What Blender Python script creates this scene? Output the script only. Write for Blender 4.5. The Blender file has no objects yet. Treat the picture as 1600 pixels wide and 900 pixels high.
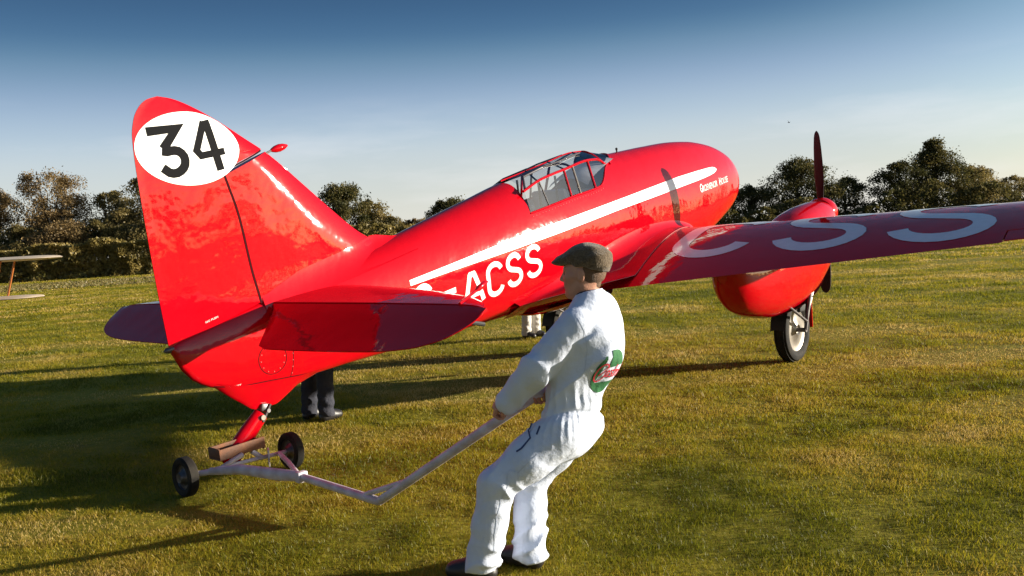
import bpy, bmesh, math, random
import numpy as np
from math import sin, cos, pi, sqrt, radians
from mathutils import Vector, Matrix, Euler
from mathutils.bvhtree import BVHTree

random.seed(7); RNG = np.random.default_rng(7)
scene = bpy.context.scene
COL = scene.collection

# ------------------------------------------------------------------ camera
cam_data = bpy.data.cameras.new('camera')
cam = bpy.data.objects.new('camera', cam_data); COL.objects.link(cam)
scene.camera = cam
F_PX, HORIZON, ROLL, CAM_H = 1392.2, 368.5, 3.628, 1.625
cam_data.sensor_fit = 'HORIZONTAL'; cam_data.sensor_width = 36.0
cam_data.lens = 36.0*F_PX/1600.0
cam_data.clip_start = 0.05; cam_data.clip_end = 6000
tilt = math.atan2(450-HORIZON, F_PX)
cam.matrix_world = (Matrix.Translation((0, 0, CAM_H)) @ Matrix.Rotation(radians(90)-tilt, 4, 'X')
                    @ Matrix.Rotation(radians(-ROLL), 4, 'Z'))

# ------------------------------------------------------------------ daylight
SUN_AZ, SUN_EL = 87.2, 9.9            # azimuth clockwise from +Y, elevation
world = bpy.data.worlds.new('World'); scene.world = world; world.use_nodes = True
wn = world.node_tree; wn.nodes.clear()
def wnode(t, **kw):
    n = wn.nodes.new(t)
    for k, v in kw.items(): setattr(n, k, v)
    return n
sky = wnode('ShaderNodeTexSky', sky_type='NISHITA', sun_disc=False)
sky.sun_elevation = radians(SUN_EL); sky.sun_rotation = radians(SUN_AZ)
sky.altitude = 100; sky.air_density = 1.0; sky.dust_density = 0.6; sky.ozone_density = 2.0
bg = wnode('ShaderNodeBackground'); bg.inputs['Strength'].default_value = 0.10
wo = wnode('ShaderNodeOutputWorld')
# thin high cloud: noise stretched along the horizon, only where it is low in the sky
tc = wnode('ShaderNodeTexCoord'); mp = wnode('ShaderNodeMapping')
mp.inputs['Scale'].default_value = (1.6, 1.6, 9.0)
nz = wnode('ShaderNodeTexNoise'); nz.inputs['Scale'].default_value = 2.2; nz.inputs['Detail'].default_value = 7; nz.inputs['Roughness'].default_value = .55
rp = wnode('ShaderNodeValToRGB'); rp.color_ramp.elements[0].position = .52; rp.color_ramp.elements[1].position = .78
rp.color_ramp.elements[0].color = (0, 0, 0, 1); rp.color_ramp.elements[1].color = (.32, .32, .32, 1)
sx = wnode('ShaderNodeSeparateXYZ')
band = wnode('ShaderNodeMapRange'); band.inputs['From Min'].default_value = .17; band.inputs['From Max'].default_value = .10
mul = wnode('ShaderNodeMath', operation='MULTIPLY')
mx = wnode('ShaderNodeMix', data_type='RGBA', blend_type='MIX')
mx.inputs[7].default_value = (4.6, 4.5, 4.6, 1)
wn.links.new(tc.outputs['Generated'], mp.inputs['Vector']); wn.links.new(mp.outputs[0], nz.inputs['Vector'])
wn.links.new(nz.outputs['Fac'], rp.inputs[0]); wn.links.new(tc.outputs['Generated'], sx.inputs[0])
wn.links.new(sx.outputs['Z'], band.inputs['Value']); wn.links.new(rp.outputs[0], mul.inputs[0]); wn.links.new(band.outputs[0], mul.inputs[1])
wn.links.new(mul.outputs[0], mx.inputs[0])
# the photograph's sky pales to milky white low down and deepens to navy blue: grade the physical sky by elevation, all round alike
GR = wnode('ShaderNodeValToRGB'); GR.color_ramp.interpolation = 'B_SPLINE'
el = GR.color_ramp.elements
K = 1/(0.10*2**1.2)
stops = [(0.0, (.78, .76, .70)), (.030, (.74, .745, .70)), (.055, (.67, .69, .655)), (.098, (.585, .66, .715)), (.126, (.452, .567, .69)), (.161, (.285, .40, .585)), (.196, (.125, .245, .38)), (.223, (.045, .135, .28)), (.262, (.022, .078, .188)), (.40, (.018, .068, .165)), (1.0, (.018, .065, .16))]
el[0].position = stops[0][0]; el[0].color = (*stops[0][1], 1); el[1].position = 1.0; el[1].color = (*stops[-1][1], 1)
for p_, c_ in stops[1:-1]: q_ = el.new(p_); q_.color = (*c_, 1)
wn.links.new(sx.outputs['Z'], GR.inputs[0])
sc_ = wnode('ShaderNodeVectorMath', operation='SCALE'); sc_.inputs['Scale'].default_value = K
wn.links.new(GR.outputs[0], sc_.inputs[0])
m2 = wnode('ShaderNodeMix', data_type='RGBA', blend_type='MIX'); 
# towards the sun the physical sky's glow takes over
dt = wnode('ShaderNodeVectorMath', operation='DOT_PRODUCT'); nrm = wnode('ShaderNodeVectorMath', operation='NORMALIZE')
dt.inputs[1].default_value = (sin(radians(SUN_AZ))*cos(radians(SUN_EL)), cos(radians(SUN_AZ))*cos(radians(SUN_EL)), sin(radians(SUN_EL)))
wn.links.new(tc.outputs['Generated'], nrm.inputs[0]); wn.links.new(nrm.outputs[0], dt.inputs[0])
gl_ = wnode('ShaderNodeMapRange'); gl_.interpolation_type = 'SMOOTHSTEP'
gl_.inputs['From Min'].default_value = .30; gl_.inputs['From Max'].default_value = .98; gl_.inputs['To Min'].default_value = .90; gl_.inputs['To Max'].default_value = .25
wn.links.new(dt.outputs['Value'], gl_.inputs['Value']); wn.links.new(gl_.outputs[0], m2.inputs[0])
wn.links.new(sky.outputs[0], m2.inputs[6]); wn.links.new(sc_.outputs[0], m2.inputs[7])
wn.links.new(m2.outputs[2], mx.inputs[6]); wn.links.new(mx.outputs[2], bg.inputs['Color']); wn.links.new(bg.outputs[0], wo.inputs[0])

sun_data = bpy.data.lights.new('sun', 'SUN'); sun = bpy.data.objects.new('sun', sun_data); COL.objects.link(sun)
sun_data.energy = 5.0; sun_data.angle = radians(0.6); sun_data.color = (1.0, .91, .76)
sd = Vector((sin(radians(SUN_AZ))*cos(radians(SUN_EL)), cos(radians(SUN_AZ))*cos(radians(SUN_EL)), sin(radians(SUN_EL))))
sun.rotation_euler = sd.to_track_quat('Z', 'Y').to_euler()
sun.location = (30, 0, 20)
scene.view_settings.view_transform = 'Standard'; scene.view_settings.look = 'None'
scene.view_settings.exposure = 1.2; scene.view_settings.gamma = 1.0
scene.cycles.max_bounces = 6; scene.cycles.transparent_max_bounces = 8
scene.cycles.caustics_reflective = False; scene.cycles.caustics_refractive = False

# ------------------------------------------------------------------ helpers
def link(o, parent=None):
    COL.objects.link(o)
    if parent is not None: o.parent = parent
    return o
def mesh(name, verts, faces, mat, parent=None, smooth=True, loc=None):
    me = bpy.data.meshes.new(name)
    me.from_pydata([tuple(v) for v in verts], [], [tuple(f) for f in faces]); me.update()
    if mat is not None: me.materials.append(mat)
    if smooth: me.polygons.foreach_set('use_smooth', [True]*len(me.polygons))
    o = bpy.data.objects.new(name, me); link(o, parent)
    if loc is not None: o.location = loc
    return o
def np_mesh(name, V, Fs, mat, parent=None, smooth=False, attr=None):
    """V (n,3), Fs (m,k) all of one size"""
    me = bpy.data.meshes.new(name); V = np.asarray(V, np.float32); Fs = np.asarray(Fs, np.int32); k = Fs.shape[1]
    me.vertices.add(len(V)); me.vertices.foreach_set('co', V.ravel())
    me.loops.add(Fs.size); me.loops.foreach_set('vertex_index', Fs.ravel())
    me.polygons.add(len(Fs)); me.polygons.foreach_set('loop_start', np.arange(len(Fs), dtype=np.int32)*k)
    if smooth: me.polygons.foreach_set('use_smooth', np.ones(len(Fs), bool))
    me.update(calc_edges=True)
    if attr is not None:
        a = me.attributes.new('rnd', 'FLOAT', 'POINT'); a.data.foreach_set('value', np.asarray(attr, np.float32))
    me.materials.append(mat)
    o = bpy.data.objects.new(name, me); link(o, parent)
    return o
def thing(name, label, cat, loc=(0, 0, 0), rot=None, group=None):
    o = bpy.data.objects.new(name, None); link(o); o.location = loc; o.empty_display_size = .2
    if rot is not None: o.rotation_euler = rot
    tag(o, label, cat, group); return o
def tag(o, label=None, cat=None, group=None, kind=None):
    if label: o['label'] = label
    if cat: o['category'] = cat
    if group: o['group'] = group
    if kind: o['kind'] = kind
    return o
class MB:
    """collects shapes that belong to ONE piece and links them as one mesh"""
    def __init__(s): s.v = []; s.f = []
    def add(s, v, f):
        n = len(s.v); s.v += [tuple(p) for p in v]; s.f += [tuple(i+n for i in q) for q in f]; return s
    def tube(s, pts, rad, seg=12, cap=True, flat=1.0, up=None):
        pts = [Vector(p) for p in pts]; n = len(pts)
        if not hasattr(rad, '__len__'): rad = [rad]*n
        V = []; prev = None
        for i, p in enumerate(pts):
            t = (pts[min(i+1, n-1)]-pts[max(i-1, 0)]).normalized()
            if prev is None:
                r = Vector(up) if up is not None else (Vector((0, 0, 1)) if abs(t.z) < .9 else Vector((1, 0, 0)))
                a = (r-t*r.dot(t)).normalized()
            else:
                a = (prev-t*prev.dot(t)).normalized()
            prev = a; b = t.cross(a)
            for k in range(seg):
                w = 2*pi*k/seg; V.append(p+a*(cos(w)*rad[i])+b*(sin(w)*rad[i]*flat))
        Fq = [(i*seg+k, i*seg+(k+1) % seg, (i+1)*seg+(k+1) % seg, (i+1)*seg+k) for i in range(n-1) for k in range(seg)]
        if cap: Fq += [tuple(range(seg))[::-1], tuple(range((n-1)*seg, n*seg))]
        return s.add(V, Fq)
    def box(s, c, size, R=None, bevel=0.0):
        bm = bmesh.new(); bmesh.ops.create_cube(bm, size=1)
        for v in bm.verts: v.co = Vector((v.co.x*size[0], v.co.y*size[1], v.co.z*size[2]))
        if bevel: bmesh.ops.bevel(bm, geom=list(bm.edges), offset=bevel, segments=2, affect='EDGES', profile=.5)
        M = (R.to_4x4() if R is not None else Matrix.Identity(4))
        V = [M @ v.co+Vector(c) for v in bm.verts]; bm.verts.index_update()
        Fq = [[v.index for v in f.verts] for f in bm.faces]; bm.free()
        return s.add(V, Fq)
    def lathe(s, prof, c, axis, seg=32, cap=True):
        """prof: (distance along axis, radius)"""
        ax = Vector(axis).normalized(); r = Vector((0, 0, 1)) if abs(ax.z) < .9 else Vector((1, 0, 0))
        a = (r-ax*r.dot(ax)).normalized(); b = ax.cross(a); c = Vector(c); V = []
        for h, q in prof:
            for k in range(seg):
                w = 2*pi*k/seg; V.append(c+ax*h+a*(cos(w)*q)+b*(sin(w)*q))
        n = len(prof)
        Fq = [(i*seg+k, i*seg+(k+1) % seg, (i+1)*seg+(k+1) % seg, (i+1)*seg+k) for i in range(n-1) for k in range(seg)]
        if cap: Fq += [tuple(range(seg))[::-1], tuple(range((n-1)*seg, n*seg))]
        return s.add(V, Fq)
    def sphere(s, c, r, seg=16, rings=10, sc=(1, 1, 1)):
        return s.add(*ball(c, r, seg, rings, sc))
    def build(s, name, mat, parent=None, smooth=True):
        o = mesh(name, s.v, s.f, mat, parent, smooth)
        if smooth: sharpen(o)
        return o
def ball(c, r, seg=16, rings=10, sc=(1, 1, 1)):
    V = [(c[0], c[1], c[2]+r*sc[2])]
    for i in range(1, rings):
        th = pi*i/rings
        for k in range(seg):
            w = 2*pi*k/seg; V.append((c[0]+r*sc[0]*sin(th)*cos(w), c[1]+r*sc[1]*sin(th)*sin(w), c[2]+r*sc[2]*cos(th)))
    V.append((c[0], c[1], c[2]-r*sc[2])); Fq = []
    for k in range(seg): Fq.append((0, 1+k, 1+(k+1) % seg))
    for i in range(rings-2):
        for k in range(seg):
            a = 1+i*seg+k; b = 1+i*seg+(k+1) % seg; Fq.append((a, a+seg, b+seg, b))
    e = len(V)-1; q = 1+(rings-2)*seg
    for k in range(seg): Fq.append((e, q+(k+1) % seg, q+k))
    return V, Fq
def sharpen(o, ang=38):
    me = o.data
    bm = bmesh.new(); bm.from_mesh(me); bmesh.ops.recalc_face_normals(bm, faces=bm.faces)
    for e in bm.edges:
        e.smooth = not (len(e.link_faces) == 2 and e.calc_face_angle(0) > radians(ang))
    bm.to_mesh(me); bm.free()
def grid(nu, nv, fn, flip=False):
    V = [fn(i/(nu-1), j/(nv-1)) for i in range(nu) for j in range(nv)]
    Fq = [(i*nv+j, (i+1)*nv+j, (i+1)*nv+j+1, i*nv+j+1) for i in range(nu-1) for j in range(nv-1)]
    if flip: Fq = [f[::-1] for f in Fq]
    return V, Fq
def ribbon(path, width, step=.03, closed=False):
    """2-D polyline -> list of cross sections (left, right), mitred and densified; width may be a list"""
    P = [Vector(p) for p in path]; n = len(P)
    W = list(width) if hasattr(width, '__len__') else [width]*n
    out = []
    offs = []
    for i in range(n):
        a = P[(i-1) % n] if (i > 0 or closed) else None; b = P[(i+1) % n] if (i < n-1 or closed) else None
        d1 = (P[i]-a).normalized() if a is not None else None; d2 = (b-P[i]).normalized() if b is not None else None
        if d1 is None: d1 = d2
        if d2 is None: d2 = d1
        n1 = Vector((-d1.y, d1.x)); n2 = Vector((-d2.y, d2.x)); m = n1+n2
        m = m.normalized() if m.length > 1e-6 else n1
        k = 1/max(.45, m.dot(n1)); offs.append(m*(k*W[i]/2))
    idx = list(range(n))+([0] if closed else [])
    for a, b in zip(idx, idx[1:]):
        L = (P[b]-P[a]).length; c = max(1, int(math.ceil(L/step)))
        for q in range(c):
            t = q/c; out.append((P[a].lerp(P[b], t)+offs[a].lerp(offs[b], t), P[a].lerp(P[b], t)-offs[a].lerp(offs[b], t)))
    if closed: out.append((P[0]+offs[0], P[0]-offs[0]))
    else: out.append((P[-1]+offs[-1], P[-1]-offs[-1]))
    return out
def ribbons(paths, width, fmap, step=.03, across=3, closed=False):
    V = []; Fq = []
    for pth in paths:
        w = width
        if isinstance(pth, tuple): pth, w = pth
        sec = ribbon(pth, w, step, closed); n0 = len(V)
        for l, r in sec:
            for j in range(across+1):
                p = l.lerp(r, j/across); V.append(fmap(p.x, p.y))
        m = across+1
        for i in range(len(sec)-1):
            for j in range(across): Fq.append((n0+i*m+j, n0+i*m+j+1, n0+(i+1)*m+j+1, n0+(i+1)*m+j))
    return V, Fq
def arc(cx, cy, rx, ry, a0, a1, n=14):
    return [(cx+rx*cos(radians(a0+(a1-a0)*i/n)), cy+ry*sin(radians(a0+(a1-a0)*i/n))) for i in range(n+1)]

# ------------------------------------------------------------------ materials
def mat(name, base, rough=.5, metal=0.0, coat=0.0, coat_rough=.05, bump=None, mottle=None, spec=.5, sheen=0, trans=0, alpha=None):
    m = bpy.data.materials.new(name); m.use_nodes = True; nt = m.node_tree; b = nt.nodes['Principled BSDF']
    b.inputs['Base Color'].default_value = (*base, 1); b.inputs['Roughness'].default_value = rough
    b.inputs['Metallic'].default_value = metal; b.inputs['Coat Weight'].default_value = coat
    b.inputs['Coat Roughness'].default_value = coat_rough; b.inputs['Specular IOR Level'].default_value = spec
    if sheen: b.inputs['Sheen Weight'].default_value = sheen
    tc = nt.nodes.new('ShaderNodeTexCoord')
    if mottle:   # (scale, second colour, amount)
        n = nt.nodes.new('ShaderNodeTexNoise'); n.inputs['Scale'].default_value = mottle[0]; n.inputs['Detail'].default_value = 6
        r = nt.nodes.new('ShaderNodeMapRange'); r.inputs['From Min'].default_value = .38; r.inputs['From Max'].default_value = .66; r.inputs['To Max'].default_value = mottle[2]
        x = nt.nodes.new('ShaderNodeMix'); x.data_type = 'RGBA'; x.inputs[6].default_value = (*base, 1); x.inputs[7].default_value = (*mottle[1], 1)
        nt.links.new(tc.outputs['Object'], n.inputs['Vector']); nt.links.new(n.outputs['Fac'], r.inputs['Value'])
        nt.links.new(r.outputs[0], x.inputs[0]); nt.links.new(x.outputs[2], b.inputs['Base Color'])
    if bump:     # list of (scale, distance, detail)
        last = None
        for sc, dist, det in bump:
            n = nt.nodes.new('ShaderNodeTexNoise'); n.inputs['Scale'].default_value = sc; n.inputs['Detail'].default_value = det
            u = nt.nodes.new('ShaderNodeBump'); u.inputs['Distance'].default_value = dist; u.inputs['Strength'].default_value = 1
            nt.links.new(tc.outputs['Object'], n.inputs['Vector']); nt.links.new(n.outputs['Fac'], u.inputs['Height'])
            if last is not None: nt.links.new(last.outputs[0], u.inputs['Normal'])
            last = u
        nt.links.new(last.outputs[0], b.inputs['Normal'])
        if coat: nt.links.new(last.outputs[0], b.inputs['Coat Normal'])
    if trans: b.inputs['Transmission Weight'].default_value = trans
    if alpha is not None: b.inputs['Alpha'].default_value = alpha
    return m
RED = mat('red_gloss_paint', (.47, .0012, .006), rough=.45, coat=.85, coat_rough=.06, spec=.0, bump=[(2.2, .008, 1), (7, .0035, 2)], mottle=(3, (.42, .0012, .007), .7))
WHITE = mat('white_marking_paint', (.82, .82, .79), rough=.35, coat=.6, coat_rough=.08, bump=[(2.2, .006, 1)], mottle=(14, (.72, .71, .67), .5))
BLACKMARK = mat('black_marking_paint', (.007, .007, .008), rough=.8, spec=.1)
SEAM = mat('paint_gap', (.03, .004, .006), rough=.9, spec=.1)
SEAMLIGHT = mat('pale_red_edge_paint', (.55, .16, .15), rough=.45)  # paler red for the fillet edge lines and the rivets
RUBBER = mat('tyre_rubber', (.008, .008, .008), rough=.8, spec=.2, bump=[(60, .002, 3)], mottle=(8, (.030, .025, .018), .8))
RIM = mat('aluminium_rim', (.22, .20, .18), rough=.35, metal=.6, mottle=(12, (.3, .27, .22), .5))
STEEL = mat('dull_steel', (.14, .13, .13), rough=.45, metal=.8, mottle=(20, (.06, .05, .05), .8))
DARK = mat('dark_parts_and_bay_shade', (.012, .011, .011), rough=.7)
BLADE = mat('black_propeller_lacquer', (.020, .006, .008), rough=.6, spec=.2)
DOLLY = mat('worn_lilac_paint', (.60, .575, .64), rough=.5, bump=[(40, .001, 4)], mottle=(11, (.36, .28, .27), .6))
RUST = mat('rusty_brown_steel', (.22, .080, .028), rough=.7, bump=[(50, .002, 4)], mottle=(9, (.09, .05, .035), .9))
COTTON = mat('white_cotton', (.63, .685, .81), rough=.85, bump=[(14, .012, 4), (420, .0006, 2)], mottle=(5, (.57, .62, .74), .5), spec=.2)
def add_ridges(m, scale, dist):
    nt = m.node_tree; b = nt.nodes['Principled BSDF']; tcn = nt.nodes.new('ShaderNodeTexCoord')
    n = nt.nodes.new('ShaderNodeTexNoise'); n.noise_type = 'RIDGED_MULTIFRACTAL'; n.inputs['Scale'].default_value = scale; n.inputs['Detail'].default_value = 2.5; n.inputs['Distortion'].default_value = .9
    u = nt.nodes.new('ShaderNodeBump'); u.inputs['Distance'].default_value = dist; u.inputs['Strength'].default_value = .8
    nt.links.new(tcn.outputs['Object'], n.inputs['Vector']); nt.links.new(n.outputs['Fac'], u.inputs['Height'])
    old = b.inputs['Normal'].links[0].from_socket; nt.links.new(old, u.inputs['Normal']); nt.links.new(u.outputs[0], b.inputs['Normal'])
add_ridges(COTTON, 6.5, .006)
COTTON2 = mat('cream_cotton', (.60, .57, .53), rough=.85, bump=[(18, .02, 4)], mottle=(4, (.36, .34, .31), .6), spec=.2)
DENIM = mat('dark_trouser_cloth', (.028, .030, .042), rough=.85, bump=[(18, .02, 4)], spec=.2, mottle=(9, (.05, .05, .06), .6))
SKIN = mat('skin', (.50, .255, .17), rough=.5, mottle=(18, (.42, .19, .125), .6), bump=[(120, .0012, 3)])
HAIR = mat('short_brown_hair', (.12, .062, .030), rough=.7, bump=[(240, .006, 2)])
TWEED = mat('brown_tweed', (.080, .054, .030), rough=.95, sheen=.3, mottle=(110, (.15, .11, .068), 1.0), bump=[(160, .006, 3), (20, .01, 2)], spec=.15)
LEATHER = mat('black_leather', (.016, .014, .014), rough=.45, bump=[(60, .002, 3)])
NAVY = mat('navy_shirt_cloth', (.012, .014, .028), rough=.9)
LOGOGREEN = mat('green_print', (.015, .115, .035), rough=.8, bump=[(14, .012, 4)])
LOGORED = mat('red_print', (.58, .03, .05), rough=.8)
COCKPIT = mat('grey_cockpit_lining', (.50, .52, .57), rough=.7, mottle=(6, (.22, .22, .25), .8))
FRAMEDARK = mat('dark_tube_paint', (.045, .035, .038), rough=.45)
BIPLANE = mat('cream_doped_fabric', (.66, .53, .39), rough=.6, mottle=(2, (.54, .42, .30), .5))
ORANGEWOOD = mat('varnished_orange_strut', (.50, .16, .04), rough=.4, coat=.4)
def glass_material():
    m = bpy.data.materials.new('thin_perspex'); m.use_nodes = True; nt = m.node_tree; nt.nodes.clear()
    out = nt.nodes.new('ShaderNodeOutputMaterial'); mixs = nt.nodes.new('ShaderNodeMixShader')
    tr = nt.nodes.new('ShaderNodeBsdfTransparent'); tr.inputs[0].default_value = (.93, .94, .95, 1)
    gl = nt.nodes.new('ShaderNodeBsdfGlossy'); gl.inputs['Roughness'].default_value = .04
    fr = nt.nodes.new('ShaderNodeFresnel'); fr.inputs[0].default_value = 1.45
    ad = nt.nodes.new('ShaderNodeMath'); ad.operation = 'ADD'; ad.inputs[1].default_value = .09
    nt.links.new(fr.outputs[0], ad.inputs[0]); nt.links.new(ad.outputs[0], mixs.inputs[0])
    nt.links.new(tr.outputs[0], mixs.inputs[1]); nt.links.new(gl.outputs[0], mixs.inputs[2]); nt.links.new(mixs.outputs[0], out.inputs[0])
    return m
GLASS = glass_material()

# ------------------------------------------------------------------ the ground
def ground_material():
    m = bpy.data.materials.new('mown_grass_ground'); m.use_nodes = True; nt = m.node_tree; b = nt.nodes['Principled BSDF']
    tc = nt.nodes.new('ShaderNodeTexCoord'); L = nt.links.new
    def noise(sc, det, vec=None, rough=.6):
        n = nt.nodes.new('ShaderNodeTexNoise'); n.inputs['Scale'].default_value = sc; n.inputs['Detail'].default_value = det; n.inputs['Roughness'].default_value = rough
        L(vec or tc.outputs['Object'], n.inputs['Vector']); return n
    def ramp(src, stops):
        r = nt.nodes.new('ShaderNodeValToRGB'); L(src, r.inputs[0]); e = r.color_ramp.elements
        e[0].position, e[0].color = stops[0][0], (*stops[0][1], 1); e[1].position, e[1].color = stops[-1][0], (*stops[-1][1], 1)
        for p, c in stops[1:-1]:
            q = e.new(p); q.color = (*c, 1)
        return r
    def mix(f, a, c, mode='MIX'):
        x = nt.nodes.new('ShaderNodeMix'); x.data_type = 'RGBA'; x.blend_type = mode
        if hasattr(f, 'node'): L(f, x.inputs[0])
        else: x.inputs[0].default_value = f
        L(a, x.inputs[6]); L(c, x.inputs[7]); return x
    big = noise(.35, 5); fine = noise(14, 8, rough=.7); mid = noise(2.2, 6)
    mp = nt.nodes.new('ShaderNodeMapping'); mp.inputs['Scale'].default_value = (.12, 1.0, 1.0); mp.inputs['Rotation'].default_value = (0, 0, .08); L(tc.outputs['Object'], mp.inputs[0])
    streak = noise(.55, 5, mp.outputs[0])
    c1 = ramp(big.outputs['Fac'], [(.34, (.125, .138, .008)), (.5, (.205, .178, .012)), (.66, (.28, .195, .020))])
    c2 = ramp(fine.outputs['Fac'], [(.30, (.040, .038, .004)), (.5, (.195, .165, .011)), (.72, (.46, .34, .045))])
    c3 = ramp(streak.outputs['Fac'], [(.36, (.145, .155, .008)), (.64, (.34, .25, .026))])
    x1 = mix(.55, c1.outputs[0], c2.outputs[0]); x2 = mix(.35, x1.outputs[2], c3.outputs[0])
    dirt = ramp(mid.outputs['Fac'], [(.60, (0, 0, 0)), (.74, (1, 1, 1))])
    earth = nt.nodes.new('ShaderNodeRGB'); earth.outputs[0].default_value = (.15, .085, .035, 1)
    dm = nt.nodes.new('ShaderNodeMath'); dm.operation = 'MULTIPLY'; dm.inputs[1].default_value = .55; L(dirt.outputs[0], dm.inputs[0])
    x3 = mix(dm.outputs[0], x2.outputs[2], earth.outputs[0]); L(x3.outputs[2], b.inputs['Base Color'])
    b.inputs['Roughness'].default_value = .9; b.inputs['Specular IOR Level'].default_value = .12
    u = nt.nodes.new('ShaderNodeBump'); u.inputs['Distance'].default_value = .03; u.inputs['Strength'].default_value = .8; L(fine.outputs['Fac'], u.inputs['Height'])
    u2 = nt.nodes.new('ShaderNodeBump'); u2.inputs['Distance'].default_value = .12; u2.inputs['Strength'].default_value = .6; L(mid.outputs['Fac'], u2.inputs['Height']); L(u.outputs[0], u2.inputs['Normal'])
    L(u2.outputs[0], b.inputs['Normal'])
    return m
GROUND = ground_material()
def undul(x, y): 
    k = min(1, max(0, (math.hypot(x, y)-25)/40))
    return k*(.10*sin(x*.05+1)*sin(y*.043)+.05*sin(x*.11+y*.07))
def build_ground():
    rs = [0, 3, 6, 10, 15, 20, 26, 33, 41, 50, 60, 72, 86, 102, 120, 145, 180, 240, 340, 500, 800, 1400, 2600]
    seg = 96; V = [(0, 0, 0)]; Fq = []
    for r in rs[1:]:
        for k in range(seg):
            w = 2*pi*k/seg; x, y = r*cos(w), r*sin(w); V.append((x, y, undul(x, y) if r < 300 else 0))
    for k in range(seg): Fq.append((0, 1+k, 1+(k+1) % seg))
    for i in range(len(rs)-2):
        for k in range(seg):
            a = 1+i*seg+k; b = 1+i*seg+(k+1) % seg; Fq.append((a, a+seg, b+seg, b))
    o = mesh('ground', V, Fq, GROUND); tag(o, kind='structure'); return o
build_ground()

def blade_material(name, stops, transl=.35):
    m = bpy.data.materials.new(name); m.use_nodes = True; nt = m.node_tree; nt.nodes.clear(); L = nt.links.new
    at = nt.nodes.new('ShaderNodeAttribute'); at.attribute_name = 'rnd'
    r = nt.nodes.new('ShaderNodeValToRGB'); L(at.outputs['Fac'], r.inputs[0]); e = r.color_ramp.elements
    e[0].position, e[0].color = stops[0][0], (*stops[0][1], 1); e[1].position, e[1].color = stops[-1][0], (*stops[-1][1], 1)
    for p, c in stops[1:-1]:
        q = e.new(p); q.color = (*c, 1)
    d = nt.nodes.new('ShaderNodeBsdfDiffuse'); t = nt.nodes.new('ShaderNodeBsdfTranslucent'); x = nt.nodes.new('ShaderNodeMixShader')
    x.inputs[0].default_value = transl; g = nt.nodes.new('ShaderNodeBsdfGlossy'); g.inputs['Roughness'].default_value = .45
    g.inputs[0].default_value = (.9, .9, .9, 1)
    y = nt.nodes.new('ShaderNodeMixShader'); y.inputs[0].default_value = .015
    L(r.outputs[0], d.inputs[0]); L(r.outputs[0], t.inputs[0]); L(d.outputs[0], x.inputs[1]); L(t.outputs[0], x.inputs[2])
    L(x.outputs[0], y.inputs[1]); L(g.outputs[0], y.inputs[2])
    o = nt.nodes.new('ShaderNodeOutputMaterial'); L(y.outputs[0], o.inputs[0]); return m

# vectorised value noise, used for grass patches and for cloth folds
_perm = np.random.default_rng(3).random((64, 64, 64)).astype(np.float32)
def vnoise(x, y, z):
    xi = np.floor(x).astype(int); yi = np.floor(y).astype(int); zi = np.floor(z).astype(int)
    fx = x-xi; fy = y-yi; fz = z-zi
    fx = fx*fx*(3-2*fx); fy = fy*fy*(3-2*fy); fz = fz*fz*(3-2*fz); M = 63; P = _perm
    x0, x1, y0, y1, z0, z1 = xi & M, (xi+1) & M, yi & M, (yi+1) & M, zi & M, (zi+1) & M
    a = P[x0, y0, z0]*(1-fx)+P[x1, y0, z0]*fx; b = P[x0, y1, z0]*(1-fx)+P[x1, y1, z0]*fx
    c = P[x0, y0, z1]*(1-fx)+P[x1, y0, z1]*fx; d = P[x0, y1, z1]*(1-fx)+P[x1, y1, z1]*fx
    return (a*(1-fy)+b*fy)*(1-fz)+(c*(1-fy)+d*fy)*fz
def fbm(x, y, z=None, o=3):
    z = np.zeros_like(x) if z is None else z
    s = 0; a = .5; t = 0
    for i in range(o):
        s = s+a*vnoise(x*2**i+i*7.3, y*2**i+i*3.1, z*2**i+i*1.7); t += a; a *= .5
    return s/t

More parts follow.
